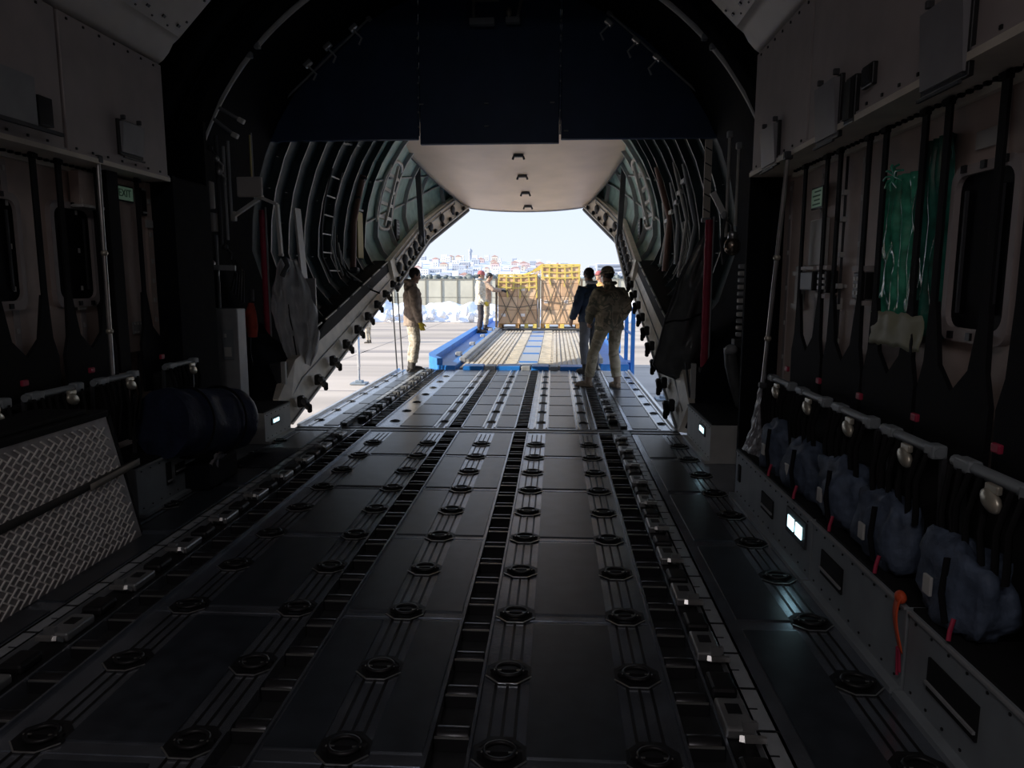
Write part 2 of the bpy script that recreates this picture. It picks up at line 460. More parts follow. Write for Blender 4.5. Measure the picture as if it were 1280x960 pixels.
def guide_rail(sgn, ya, yb, label, where):
    """pallet guide rail with lock pawls; sgn = side"""
    xo = -1.52 if sgn < 0 else 1.54          # outer edge
    xi = -1.29 if sgn < 0 else 1.37
    t = thing('guide_rail', ((xo+xi)/2, ya, 0), label, 'guide rail', 'pallet guide rails')
    m = MB(); L = yb-ya; yc = (ya+yb)/2
    m.box((xo-sgn*.04, yc, .038), (.08, L, .012)); m.box((xo-sgn*.075, yc, .022), (.012, L, .044)); m.box((xo-sgn*.006, yc, .022), (.012, L, .044))
    m.k = 1; y = ya+.1
    while y < yb: m.box((xo-sgn*.04, y, .0445), (.078, .012, .003)); m.box((xo-sgn*.055, y+.13, .0445), (.03, .006, .003)); y += .26
    m.build('ledge', [M_LEDGE, M_BLACK], t)
    m = MB(); m.box(((xo-sgn*.085+xi)/2, yc, .004), (abs(xo-sgn*.085-xi), L, .008)); m.build('trough', M_BLACK, t)
    n = int(L/.508); xm = (xo-sgn*.085+xi)/2
    for i in range(n):
        y = yb-.32-.508*i
        m = MB(); m.box((xm, y, .028), (.105, .19, .042), bev=.01); m.k = 1; m.box((xm, y+.02, .0495), (.05, .06, .004)); m.k = 2; m.box((xm-sgn*-.03, y-.085, .055), (.05, .02, .03))
        b = m.build('lock_body', [M_LOCKP, M_BLACK, M_LOCKP], t)
        m = MB(); m.bar((xm, y-.12, .03), (xm-sgn*.02, y-.19, .075), .022, .02); m.bar((xm+.04, y-.12, .03), (xm+.04-sgn*.02, y-.19, .075), .022, .02); m.bar((xm-.015, y-.19, .075), (xm+.055, y-.19, .075), .016, .02); m.build('pawl', M_ALU2, b)
        m = MB(); m.box((xm, y-.30, .03), (.10, .13, .045), bev=.015); m.build('stop_block', M_BLACK, t)
    return t
guide_rail(-1, .9, 7.29, 'aluminium pallet guide rail with lock pawls along the left of the hold floor', 0)
guide_rail(1, .9, 7.29, 'aluminium pallet guide rail with lock pawls along the right of the hold floor', 0)
guide_rail(-1, 7.51, 12.54, 'pallet guide rail with black locks along the left of the ramp', 0)
guide_rail(1, 7.51, 12.54, 'pallet guide rail with black locks along the right of the ramp, under the boots', 0)

def ring_proto():
    t = thing('tie_down_ring', (0, 0, 0), '', 'tie-down ring')
    m = MB(); n = 8
    R = lambda r, z: [V((r*math.cos(PI/8+k*PI/4), r*math.sin(PI/8+k*PI/4), z)) for k in range(n)]
    m.loft([R(.098, .001), R(.096, .006), R(.078, .006), R(.060, .0025)], True, False); m.add(R(.060, .0025), [tuple(range(n))])
    m.k = 1
    a = R(.0975, .0075)
    for k in (4, 5, 6): m.bar(a[k], a[(k+1) % n], .005, .003)  # bright bars on the near rim only, a glint put in as colour
    m.build('dish', [M_BLACK, M_GLINT], t, world=False)
    m = MB()
    pts = [(.052*math.cos(2*PI*k/16), .052*math.sin(2*PI*k/16)*.9, .014) for k in range(17)]
    m.tube(pts, .0085, 6); m.bar((-.075, .0, .010), (.075, .0, .010), .016, .014); m.k = 1; m.bar((-.06, -.012, .018), (-.03, -.012, .018), .006, .003); m.bar((.03, -.012, .018), (.06, -.012, .018), .006, .003)
    m.build('ring', [M_BLACK, M_GLINT], t, world=False)
    return t
RP0 = ring_proto(); used = [False]
def place_ring(x, y, label, group, s=1.0):
    if not used[0]:
        used[0] = True; o = RP0; o.location = (x, y, 0.0); tag(o, label, None, group)
    else: o = dup(RP0, (x, y, 0.0), label, group)
    o.scale = (s, s, s); return o
CN = ['just inside the left guide rail', 'beside the left inner roller track', 'on the strip between the inner roller tracks', 'beside the right inner roller track', 'just inside the right guide rail', 'outboard of the right guide rail', 'outboard of the left guide rail']
for c, rx in enumerate(RINGX+[1.95, -1.9]):
    for k in range(10):
        y = 6.76-.508*k
        if rx < -1.8 and 2.9 < y < 4.4: continue
        place_ring(rx, y, 'black tie-down recess %s, %s from hinge' % (CN[c], ORD[k]), 'tie-down rings in the hold floor')
for c, rx in enumerate([-1.0, -.44, .08, .63, 1.09, 1.94, -1.86]):
    for k in range(7):
        y = 7.86+.635*k
        place_ring(rx, y, 'ramp tie-down recess %s, %s past hinge' % (CN[c], ORD[k]), 'tie-down rings in the ramp floor', .62)
# ================================================================== hold sides
def rrect(y0, y1, z0, z1, r, n=5):
    P = []
    for cy, cz, a0 in ((y1-r, z1-r, 0), (y0+r, z1-r, 90), (y0+r, z0+r, 180), (y1-r, z0+r, 270)):
        for k in range(n+1):
            a = math.radians(a0+90*k/n); P.append((cy+r*math.cos(a), cz+r*math.sin(a)))
    return P
def wall_window(n, sgn, y0, y1, z0, z1, label):
    x = sgn*(HW-.005)
    o = rrect(y0-.035, y1+.035, z0-.055, z1+.04, .07); i = rrect(y0, y1, z0, z1, .06)
    m = MB(); X = lambda d: sgn*(HW-d)
    m.loft([[V((X(.0), a, b)) for a, b in o], [V((X(.035), a, b)) for a, b in o], [V((X(.035), a, b)) for a, b in i], [V((X(.005), a, b)) for a, b in i]], True, False)
    m.k = 1
    for t in (.15, .5, .85):
        for z in (z0-.03, z1+.025): m.box((X(.04), lerp(y0, y1, t), z), (.012, .03, .03))
    f = struct(m.build('window_%d' % n, [M_WALLHI, M_BLACK]), label)
    off = f.location
    m = MB(); m.add([V((X(.012), a, b)) for a, b in i], [tuple(range(len(i)))])
    m.build('pane', M_GLASS, f)
    m = MB(); m.bar((X(.02), y0+.09, z0+.06), (X(.02), y0+.09, z1-.06), .012); m.bar((X(.02), y1-.06, z0+.06), (X(.02), y1-.06, z1-.06), .012)
    m.build('blind_rail', M_DGREY, f)
wall_window(1, -1, 4.53, 4.90, 1.43, 2.02, 'dark rounded emergency window left, beside the black post')
wall_window(2, -1, 3.45, 4.20, 1.43, 2.02, 'dark rounded window at the left edge of the photo')
wall_window(3, 1, 2.78, 3.17, 1.36, 1.97, 'dark rounded window right, behind the green film cover')

def face_box(m, sgn, y0, y1, z0, z1, x0, x1):
    m.box((sgn*(x0+x1)/2, (y0+y1)/2, (z0+z1)/2), (abs(x1-x0), y1-y0, z1-z0), bev=.004)

# side panel with EXIT sign (left) and the matching one (right)
t = thing('lining_board', (-2.42, 5.3, .95), 'brown-grey lining panel below the EXIT sign at the rear of the left wall', 'panel')
m = MB(); face_box(m, -1, 5.07, 5.54, 1.02, 2.28, 2.37, 2.43); m.build('board', M_WALL, t)
m = MB(); face_box(m, -1, 5.48, 5.56, .98, 2.29, 2.35, 2.40)
m.k = 1
for z in (1.1, 1.25, 1.4, 1.55, 1.7, 1.9, 2.15): m.box((-2.347, 5.52, z), (.006, .03, .035))
m.build('edge_strip', [M_WALL, M_LABEL], t)
m = MB(); m.box((-2.352, 5.44, 2.14), (.03, .07, .20), bev=.006); m.k = 1; m.box((-2.334, 5.44, 2.23), (.006, .05, .015)); m.box((-2.334, 5.44, 2.06), (.006, .05, .012)); m.build('wall_lamp', [M_BLACK, M_LABEL], t)
m = MB(); m.box((-2.36, 5.27, 1.20), (.012, .12, .09)); m.k = 1
for a in (-.04, 0, .04):
    for b in (-.03, .03): m.box((-2.352, 5.27+a, 1.2+b), (.006, .012, .012))
m.build('socket_plate', [M_GREY, M_LABEL], t)
def sign(name, x, y, z, w, h, rz, label, text=None):
    t = thing(name, (x, y, z), label, 'sign')
    m = MB(); m.box((0, 0, 0), (.014, w, h), bev=.003); b = m.build('plate', M_BLACK, t, world=False)
    s = 1 if x < 0 else -1
    m = MB(); m.box((s*.008, 0, 0), (.004, w-.022, h-.022)); b = m.build('face', M_EXITG, t, world=False)
    if text:
        c = bpy.data.curves.new('letters', 'FONT'); c.body = text; c.size = h*.66; c.align_x = 'CENTER'; c.align_y = 'CENTER'; c.extrude = .001
        c.materials.append(M_TEXT); q = bpy.data.objects.new('letters', c); COL.objects.link(q); dg = bpy.context.evaluated_depsgraph_get(); dg.update(); me = bpy.data.meshes.new_from_object(q.evaluated_get(dg)); bpy.data.objects.remove(q)
        o = bpy.data.objects.new('lettering', me); COL.objects.link(o); o.parent = t
        o.location = (s*.0115, 0, 0); o.rotation_euler = (PI/2, 0, s*PI/2)
    else:
        m = MB()
        for k, (a, b) in enumerate([(.34, -.1), (.4, .0), (.3, -.05), (.4, .0)]):
            m.box((s*.0108, b*w, h*(.28-.19*k)), (.002, a*w*1.6, h*.07))
        m.build('lettering', M_TEXT, t, world=False)
    return t
sign('exit_sign', -2.36, 5.215, 2.175, .23, .115, 0, 'small green sign reading EXIT at the rear of the left wall', 'EXIT')
sign('exit_sign', 2.41, 4.76, 2.065, .20, .135, 0, 'small green sign with fine lines of print high on the right wall')

t = thing('corner_post', (-2.40, 4.97, .9), 'black boxed post between window and EXIT panel on the left wall', 'post')
m = MB(); face_box(m, -1, 4.93, 5.06, .9, 2.30, 2.30, 2.44); m.build('casing', M_RUBBER, t)
m = MB(); face_box(m, -1, 4.72, 4.92, 2.05, 2.27, 2.36, 2.43); m.build('side_panel', M_WALL, t)
m = MB(); face_box(m, -1, 4.70, 4.95, 2.03, 2.05, 2.33, 2.44); m.build('ledge', M_LABEL, t)

def grab_pole(a, b, label):
    t = thing('grab_pole', b, label, 'pole')
    m = MB(); m.tube([a, b], .014, 10); m.build('shaft', M_ALU2, t)
    for k in (.42, .78):
        p = lerp(V(a), V(b), k); m = MB(); m.ell(p, (.024, .024, .022), 10, 6); m.build('collar', M_BUCKLE, t)
    m = MB(); m.box(a, (.05, .05, .05), bev=.01); m.box(b, (.05, .05, .04), bev=.01); m.build('end_fitting', M_DGREY, t)
grab_pole((-2.20, 4.69, 2.33), (-2.20, 4.67, .90), 'thin vertical steel pole standing in front of the left wall seats')
grab_pole((2.17, 4.62, 2.30), (2.16, 4.88, .86), 'thin leaning steel pole at the rear end of the right-hand seats')

# reading-lamp panels in the upper lining
def lamp_panel(sgn, y0, y1, z0, z1, label, two=False):
    yc = (y0+y1)/2
    t = thing('lamp_panel', (sgn*UP, yc, z0), label, 'lamp panel', 'hinged panels in the upper side lining')
    m = MB(); face_box(m, sgn, y0-.015, y1+.015, z0-.02, z1+.015, UP-.02, UP+.002); m.build('surround', M_BLACK, t)
    m = MB(); X = lambda d: sgn*(UP-d)
    m.add([V((X(.030), y0, z0)), V((X(.030), y1, z0)), V((X(.050), y1, z1)), V((X(.050), y0, z1)), V((X(.018), y0, z0)), V((X(.018), y1, z0)), V((X(.018), y1, z1)), V((X(.018), y0, z1))],
          [(0, 1, 2, 3), (4, 7, 6, 5), (0, 4, 5, 1), (1, 5, 6, 2), (2, 6, 7, 3), (3, 7, 4, 0)]); m.build('flap', M_FLAP, t)
    for y in (y0+.03, y1-.03): m = MB(); m.box((X(.03), y, z1+.03), (.03, .02, .03), bev=.004); m.build('hinge', M_DGREY, t)
    m = MB(); m.bar((X(.035), y0, z0-.035), (X(.035), y1, z0-.035), .012); m.build('lower_rod', M_DGREY, t)
lamp_panel(-1, 4.93, 5.18, 2.42, 2.62, 'small square hinged panel low on the left upper lining')
lamp_panel(1, 4.90, 5.20, 2.31, 2.55, 'small square hinged panel nearest the ring frame, right upper lining')
lamp_panel(1, 3.88, 4.16, 2.29, 2.56, 'square hinged panel right upper lining, second from the ring frame')
lamp_panel(1, 2.72, 3.02, 2.27, 2.55, 'large dark hinged panel right upper lining, at the photo edge')
t = tag(MB().box((2.19, 3.73, 2.41), (.03, .12, .22), bev=.006).box((2.17, 3.73, 2.41), (.02, .08, .18)).build('vent_slot', M_BLACK), 'narrow black slot beside the second hinged panel, right upper lining', 'vent')
t = tag(MB().box((2.192, 3.55, 2.475), (.03, .12, .10), bev=.006).box((2.18, 3.55, 2.475), (.02, .09, .07)).build('port_socket', M_BLACK), 'small black square socket alone on the right upper lining', 'socket')
t = thing('equipment_box', (-2.15, 3.95, 2.40), 'grey equipment box on the left upper lining at the photo edge', 'box')
m = MB(); face_box(m, -1, 3.4, 4.02, 2.40, 2.66, 2.10, 2.2); m.build('casing', M_GREY, t)
m = MB(); face_box(m, -1, 4.06, 4.18, 2.42, 2.58, 2.12, 2.2); m.build('connector', M_BLACK, t)
m = MB(); m.bar((-2.09, 3.3, 2.385), (-2.09, 4.2, 2.385), .02); m.build('rail', M_DGREY, t)

# switch boxes, placards and boards on the right wall
def wallx(d): return HW-d
def keypad(y, z, w, h, label):
    t = thing('switch_box', (2.43, y, z-h/2), label, 'switch box', 'switch boxes on the right wall')
    m = MB(); m.box((2.415, y, z), (.07, w, h), bev=.006); m.build('casing', M_BLACK, t)
    m = MB()
    for i in range(3):
        for j in range(3): m.box((2.377, y+(i-1)*w*.28, z+(j-1)*h*.27), (.01, w*.17, h*.15))
    m.build('button', M_LABEL, t)
    
    for q in (1, -1): m = MB(); m.box((2.40, y, z+q*(h/2+.02)), (.05, w*1.1, .025)); m.build('bracket', M_WALLHI, t)
keypad(4.53, 1.545, .15, .13, 'black switch box with rows of white buttons between straps, right wall')
keypad(3.99, 1.525, .15, .14, 'black switch box with white buttons nearest the green film cover')
t = thing('socket_box', (2.42, 4.84, 1.48), 'plain black socket box on the right wall below the pale board', 'box')
m = MB(); m.box((2.41, 4.80, 1.55), (.08, .26, .12), bev=.008); m.build('casing', M_BLACK, t)
m = MB(); m.box((2.40, 4.80, 1.63), (.06, .28, .02)); m.build('cap_plate', M_WALLHI, t)
tag(MB().box((2.43, 4.76, 1.79), (.03, .27, .29), bev=.006).build('notice_board', M_LABEL), 'blank pale grey board below the green sign on the right wall', 'board')
tag(MB().box((2.43, 5.07, 1.5), (.04, .10, .30), bev=.006).box((2.405, 5.07, 1.60), (.02, .13, .03)).box((2.405, 5.07, 1.38), (.02, .13, .03)).build('bracket_plate', M_LABEL), 'white bracket plate behind the leaning pole on the right wall', 'bracket')
for i, (y, z, w, h, lab) in enumerate([(3.02, 2.10, .15, .07, 'white placard above the dark window on the right wall'), (3.87, 1.45, .05, .09, 'small white tag beside the green film cover'), (4.40, 1.42, .06, .06, 'small pale tag low on the right wall under switch boxes'), (4.37, 1.52, .10, .02, 'short white label strip between the two switch boxes')]):
    tag(MB().box((2.444, y, z), (.014, w, h), bev=.002).build('placard', M_LABEL), lab, 'placard')
for i, (y, z, lab) in enumerate([(4.75, 1.385, 'small white placard under the dark window beside the black post'), (5.5, 1.98, 'white placard on the edge strip below the left wall lamp'), (4.05, 2.15, 'grey placard above the left-edge window')]):
    x = -2.43 if i != 1 else -2.345
    tag(MB().box((x, y, z), (.014, .09, .06), bev=.002).build('placard', M_LABEL), lab, 'placard')
# conduit with clips running down the right wall
t = thing('wall_conduit', (2.42, 4.36, 1.0), 'thin vertical cable conduit with clips between the right-hand straps', 'conduit')
m = MB(); m.tube([(2.425, 4.36, 2.25), (2.425, 4.36, 1.7), (2.425, 4.36, 1.0)], .008, 6); m.build('pipe', M_DGREY, t)
for z in (2.05, 1.9, 1.7, 1.52, 1.4, 1.2): m = MB(); m.box((2.42, 4.36, z), (.03, .045, .03), bev=.004); m.build('clip', M_LABEL, t)

# ------------------------------------------------------------------ troop seats
def seat_proto(sgn, name_y):
    """folded side-facing troop seat: webbing back hung on two straps, folded pan, harness; local origin on the sill top, +X towards the wall"""
    t = thing('troop_seat', (0, 0, 0), '', 'seat')
    s = 1
    m = MB()   # webbing back: two peaks
    X = .12
    pts = [(-.26, .38), (.26, .38), (.27, .74), (.23, .86), (.215, 1.12), (.165, 1.12), (.11, .86), (.0, .76), (-.11, .86), (-.165, 1.12), (-.215, 1.12), (-.23, .86), (-.27, .74)]
    m.prism([V((X, y, z)) for y, z in pts], (0, 0, 0), (.02, 0, 0)); m.build('backrest', M_STRAP, t, world=False)
    for y in (-.19, .19):
        m = MB(); m.box((X+.005, y, 1.52), (.012, .046, .86)); m.box((X+.0, y, 1.93), (.03, .055, .03), bev=.004); m.build('hanging_strap', M_STRAP, t, world=False)
    m = MB(); m.box((.06, 0, .31), (.07, .47, .42), bev=.03); m.build('seat_pan', M_RUBBER, t, world=False)
    m = MB(); m.tube([(-.02, -.24, .56), (-.02, .24, .56)], .022, 10); m.box((-.02, -.2, .56), (.06, .07, .055), bev=.01); m.box((-.02, .16, .56), (.055, .10, .05), bev=.01); m.build('front_tube', M_LOCK, t, world=False)
    m = MB(); m.ell((-.075, -.08, .505), (.022, .055, .035), 12, 7, Matrix.Rotation(.4, 3, 'X')); m.box((-.07, -.08, .545), (.02, .07, .03), bev=.006); m.build('buckle', M_BUCKLE, t, world=False)
    for k, (y, l, c) in enumerate([(-.20, .30, .03), (-.14, .34, .03), (-.03, .42, -.02), (.03, .36, .03), (.09, .30, .04), (.15, .38, -.03), (.21, .44, -.02)]):
        m = MB(); m.tube([(-.05, y, .55), (-.075, y+c*.5, .55-l*.4), (-.06, y+c, .55-l*.8), (-.055, y+c*1.3, .55-l)], .013, 6, flat=.3); m.build('harness', M_RUBBER, t, world=False)
    m = MB(); m.box((.055, .13, .63), (.02, .05, .035), bev=.006); m.build('red_tab', M_RED, t, world=False)
    for y in (-.22, .22):
        m = MB(); m.bar((.02, y, .0), (.0, y, .54), .02, .02); m.build('leg', M_DGREY, t, world=False)
    return t
S0 = seat_proto(1, 0)
rl = ['dark folded troop seat right wall, nearest the leaning steel pole', 'dark folded troop seat right wall, second from the leaning pole', 'dark folded troop seat on the right in front of the green film', 'dark folded troop seat under the right-hand dark window', 'dark folded troop seat right wall, fifth from the leaning pole', 'dark folded troop seat at the lower right photo edge']
first = True
for i, y in enumerate([4.72, 4.14, 3.57, 3.0, 2.42, 1.85]):
    if first: S0.location = (2.25, y, .345); S0['label'] = rl[0]; S0['group'] = 'folded troop seats'; first = False
    else: dup(S0, (2.25, y, .345), rl[i], 'folded troop seats')
ll = ['dark folded troop seat left wall, under the EXIT panel', 'dark folded troop seat left wall, beside the black post', 'dark folded troop seat behind the chequer plate case', 'dark folded troop seat left wall at the photo edge']
for i, y in enumerate([5.47, 4.62, 4.02, 3.42]):
    dup(S0, (-2.17, y, .345), ll[i], 'folded troop seats', rz=PI)

# slate-blue stowed cloth bundles under the right seats
def bag(y, w, h, seed, label):
    t = thing('stowage_bag', (2.21, y, .36), label, 'bag', 'slate-blue bags under the right seats')
    def fn(u, v):
        a = 2*PI*u; ph = -PI/2+PI*v
        p = V((math.cos(ph)*math.cos(a), math.cos(ph)*math.sin(a), math.sin(ph)))
        q = V((.085*math.copysign(abs(p.x)**.7, p.x), w/2*1.15*math.copysign(abs(p.y)**.75, p.y), h/2*1.1*math.copysign(abs(p.z)**.7, p.z)))
        d = .045*nz(p, 1.6, seed)+.040*nz((p.x*2, p.y*5.5+p.z*1.2, p.z*.9), 1, seed+3)+.006*nz(p, 9, seed+5)
        return V((2.20, y, .365+h/2))+q+p*d
    m = MB(); m.sheet(fn, 28, 18); m.build('sack', M_LVEST, t)
    m = MB(); m.tube([(2.10, y-.08, .345+h), (2.085, y-.09, .36+h*.5), (2.10, y-.1, .40)], .012, 6, flat=.4); m.build('strap', M_STRAP, t)
    m = MB(); m.tube([(2.10, y-.15, .44), (2.085, y-.16, .40), (2.08, y-.165, .37)], .009, 6, flat=.5); m.build('red_tab', M_RED, t); 
    m = MB(); m.box((2.095, y+.02, .36+h*.45), (.012, .05, .07), bev=.003); m.build('tag_label', M_LABEL, t)
for k, (y, w, h, lab) in enumerate([(4.55, .36, .30, 'slate-blue cloth bag under the right seats, next to the plastic bag'), (4.08, .38, .28, 'slate-blue cloth bag under the right seats, second from the plastic bag'), (3.56, .42, .30, 'slate-blue cloth bag under the right seats, third from the plastic bag'), (3.06, .40, .28, 'slate-blue cloth bag under the right seats, fourth from the plastic bag'), (2.5, .40, .28, 'dim slate-blue cloth bag nearest the lower right photo corner')]):
    bag(y, w, h, k, lab)

# crumpled clear-grey plastic bag beside the first seat
def fn(u, v):
    a = 2*PI*u; r = lerp(.10, .015, v**.7)*(1+.35*nz((math.cos(a), math.sin(a), v*3), 2.2, 4)+.2*nz((math.cos(a)*3, math.sin(a)*3, v*9), 1.5, 5))
    return V((2.19+r*math.cos(a)*.7, 5.08+r*1.5*math.sin(a)-.12*v, .352+.58*v))
m = MB(); m.sheet(fn, 34, 24, smooth=False); o = tag(m.build('plastic_bag', mat('grey_plastic_film', (.30, .30, .32), .3, 0, 25, .5)), 'crumpled grey plastic bag standing at the end of the right sill lockers', 'bag')

# ------------------------------------------------------------------ sill lockers
def sill_locker(sgn, xf, y0, y1, h, label, recess=(), lamp=None, paint=None):
    yc = (y0+y1)/2
    t = thing('sill_locker', (sgn*(xf+.2), yc, 0), label, 'locker', 'sill lockers along the floor edges')
    m = MB(); m.box((sgn*(xf+.22), yc, h/2), (.44, y1-y0-.01, h), bev=.004)
    m.box((sgn*(xf-.018), yc, .012), (.045, y1-y0-.01, .024)); m.k = 1
    for i in range(int((y1-y0)/.11)):
        m.box((sgn*(xf-.002), y0+.06+.11*i, .05), (.006, .008, .008)); m.box((sgn*(xf-.002), y0+.06+.11*i, h-.03), (.006, .008, .008))
    m.k = 2; m.bar((sgn*(xf-.004), y0+.01, h-.006), (sgn*(xf-.004), y1-.01, h-.006), .010)
    m.build('body', [paint or M_LOCK, M_BLACK, M_GREY], t)
    m = MB(); m.box((sgn*(xf+.22), yc, h+.006), (.42, y1-y0-.02, .012)); m.build('lid', M_RUBBER, t)
    for a, b, z0, z1 in recess:
        m = MB(); m.box((sgn*(xf-.003), (a+b)/2, (z0+z1)/2), (.010, b-a, z1-z0)); m.k = 1; m.bar((sgn*(xf-.012), a, z0+.03), (sgn*(xf-.012), b, z0+.03), .01); m.build('recessed_handle', [M_RUBBER, M_GREY], t)
    if lamp:
        a, b, z0, z1 = lamp
        m = MB(); m.box((sgn*(xf-.004), (a+b)/2, (z0+z1)/2), (.014, b-a, z1-z0), bev=.003); f = m.build('lamp_frame', M_DGREY, t)
        w = (b-a)
        for k in (.30, .70):
            m = MB(); m.box((sgn*(xf-.013), a+w*k, (z0+z1)/2), (.006, w*.30, (z1-z0)*.48)); m.build('lamp_cell', M_LAMP, f)
sill_locker(1, 2.09, 3.64, 5.21, .345, 'grey sill locker with the lit lamp, right side at the rear', [(4.28, 4.52, .13, .24)], (3.70, 4.02, .16, .30))
tag(MB().box((2.085, 5.08, .2), (.012, .05, .12), bev=.003).build('latch_slot', M_RUBBER), 'small black latch slot at the rear end of the lit right locker', 'latch')
sill_locker(1, 2.09, 2.63, 3.63, .345, 'grey sill locker next to the lit one, with a recessed handle', [(3.22, 3.48, .13, .25)])
sill_locker(1, 2.09, 1.62, 2.62, .345, 'dark sill locker at lower right with a recessed handle', [(2.15, 2.45, .13, .25)])
sill_locker(1, 2.09, .60, 1.61, .345, 'dark sill locker at the lower right photo edge')
sill_locker(-1, 1.95, 4.44, 5.22, .33, 'grey sill locker on the left between the case and the navy roll', [(4.80, 4.86, .12, .28), (4.92, 5.05, .16, .24)])
sill_locker(-1, 1.98, 6.62, 7.30, .30, 'pale grey lit sill box on the left at the ramp hinge', (), (6.78, 6.98, .155, .225), M_PALEG)
sill_locker(1, 2.10, 6.12, 7.20, .335, 'pale grey lit sill box on the right at the ramp hinge', (), (6.32, 6.56, .19, .285), M_PALEG)
# orange ribbon
t = thing('warning_ribbon', (2.075, 2.66, .10), 'orange ribbon hanging over the right sill lockers', 'ribbon')
def fn(u, v): return V((2.076-.012*math.sin(3*v)-.01*u, 2.685-.055*u-.03*v+.012*math.sin(5*v), .385-.20*v))
m = MB(); m.sheet(fn, 3, 10, .004); m.build('tongue', M_ORANGE, t)
m = MB(); m.ell((2.075, 2.66, .375), (.02, .03, .025), 10, 6); m.build('knot', M_ORANGE, t)
m = MB(); m.tube([(2.065, 2.62, .19), (2.07, 2.615, .10)], .006, 6); m.tube([(2.065, 2.635, .19), (2.07, 2.632, .08)], .006, 6); m.build('tail_cord', M_RED, t)

# ------------------------------------------------------------------ green film cover
t = thing('film_cover', (2.41, 3.5, 1.25), 'crumpled shiny green plastic film over a wall recess on the right', 'plastic cover')
M_FILM = mat('green_film', (.07, .42, .27), .09, 0, 12, .5, 0, None, None, None, 0., .9)
M_FILM2 = mat('dark_green_film', (.025, .16, .12), .15, 0, 10, .5, 0, None, None, None, 0., .9)
def film(y0, y1, z0, z1, seed, top):
    def fn(u, v):
        pinch = lerp(1, top, v**3)
        y = (y0+y1)/2+(u-.5)*(y1-y0)*pinch*(1+.10*nz((u*2, v*2, 0), 1.5, seed))
        z = lerp(z0, z1, v)+.03*nz((u*4, v, 0), 1.3, seed+1)*(1-v)
        d = .030*math.sin(u*26+4*nz((u, v*2, 1), 2, seed))*(.5+.5*v)+.05*nz((u*6, v*2.6, 0), 1, seed+2)+.012*nz((u*14, v*9, 0), 1, seed+6)
        return V((2.418-.6*d, y, z))
    return fn
m = MB(); m.sheet(film(3.47, 3.86, 1.28, 2.05, 1, .80), 48, 20, .002); m.build('front_sheet', M_FILM, t)
m = MB(); m.sheet(film(3.20, 3.50, 1.30, 2.16, 5, .85), 44, 20, .002); m.build('side_sheet', M_FILM2, t)
m = MB()
for k in range(9):
    a = 2*PI*k/9; m.tube([(2.36, 3.60, 2.035), (2.34, 3.60+.05*math.cos(a), 2.04+.04*math.sin(a)), (2.35, 3.60+.10*math.cos(a), 2.03+.06*math.sin(a))], .006, 5)
m.build('knot', M_FILM, t)
m = MB(); m.sheet(lambda u, v: V((2.37-.02*nz((u*6, v*3, 0), 1, 9), lerp(3.26, 3.80, u), 1.24+.16*v+.018*nz((u*9, 0, 0), 1, 3))), 24, 6, .004); m.build('paper_liner', mat('cream_paper', (.40, .41, .29), .6), t)
m = MB(); m.box((2.43, 3.68, 1.265), (.03, .25, .06)); m.build('lower_lip', M_LABEL, t)

# ------------------------------------------------------------------ chequer plate case and strap
Mtp = mat('chequer_plate', (.30, .28, .28), .45, .3, 14, .25)
t = thing('chequer_plate_case', (-1.95, 3.0, 0), 'large aluminium chequer plate case on the floor at left', 'case')
def cx(z): return -1.745-.075*z/.76
CY0, CY1, CH = 1.2, 4.10, .77
m = MB()
m.add([(cx(0), CY0, .005), (cx(0), CY1+.02, .005), (cx(CH), CY1-.12, CH), (cx(CH), CY0, CH), (-2.16, CY0, .005), (-2.16, CY1+.02, .005), (-2.16, CY1-.12, CH), (-2.16, CY0, CH)],
      [(0, 1, 2, 3), (4, 7, 6, 5), (0, 4, 5, 1), (2, 6, 7, 3), (3, 7, 4, 0), (1, 5, 6, 2)])
p = .060; 
m.k = 1
nrow = int(CH/(p*.5))
for i in range(1, nrow):
    z = i*p*.5
    n = int((CY1-1.9)/p)
    for j in range(n):
        y = 1.9+j*p+(p/2 if i % 2 else 0)
        if y > CY1-.03-.14*z/CH: continue
        tt = (.62 if i % 2 else -.62)
        m.box((cx(z)+.0015, y, z), (.008, .080, .0065), rx=tt)
m.build('plate_body', [Mtp, M_GLINT if False else mat('chequer_bar', (.90, .86, .83), .35, 0, 14, .10)], t)
m = MB(); m.box((-1.99, (CY0+CY1-.12)/2, CH+.02), (.36, CY1-CY0-.10, .04), bev=.008); m.box((-1.99, (CY0+CY1-.12)/2-.05, CH+.055), (.30, CY1-CY0-.3, .03), bev=.01); m.build('lid', M_RUBBER, t)
m = MB(); m.bar((-1.80, CY1+.035, .01), (-1.86, CY1-.10, CH), .03, .09, up=(1, 0, 0)); m.bar((-2.1, CY1+.035, .01), (-2.12, CY1-.10, CH), .03, .12, up=(1, 0, 0)); m.build('corner_post', M_RUBBER, t)
t = thing('lashing_strap', (-1.77, 3.1, .36), 'grey-black lashing strap pulled across the chequer plate case', 'strap')
def fn(u, v):
    y = lerp(1.3, 4.16, u); z = .42-.03*math.sin(PI*u)+.03*u
    return V((cx(z)+.012, y, z-.022+.044*v))
m = MB(); m.sheet(fn, 24, 2, .006)
m.build('webbing', mat('strap_grey', (.045, .042, .04), .8), t)
m = MB(); m.sheet(lambda u, v: V((cx(.44)+.02+.01*u, lerp(3.72, 4.18, u), .40+.035*u+.04*v)), 8, 2, .005); m.build('free_end', mat('strap_end', (.28, .26, .23), .7), t)

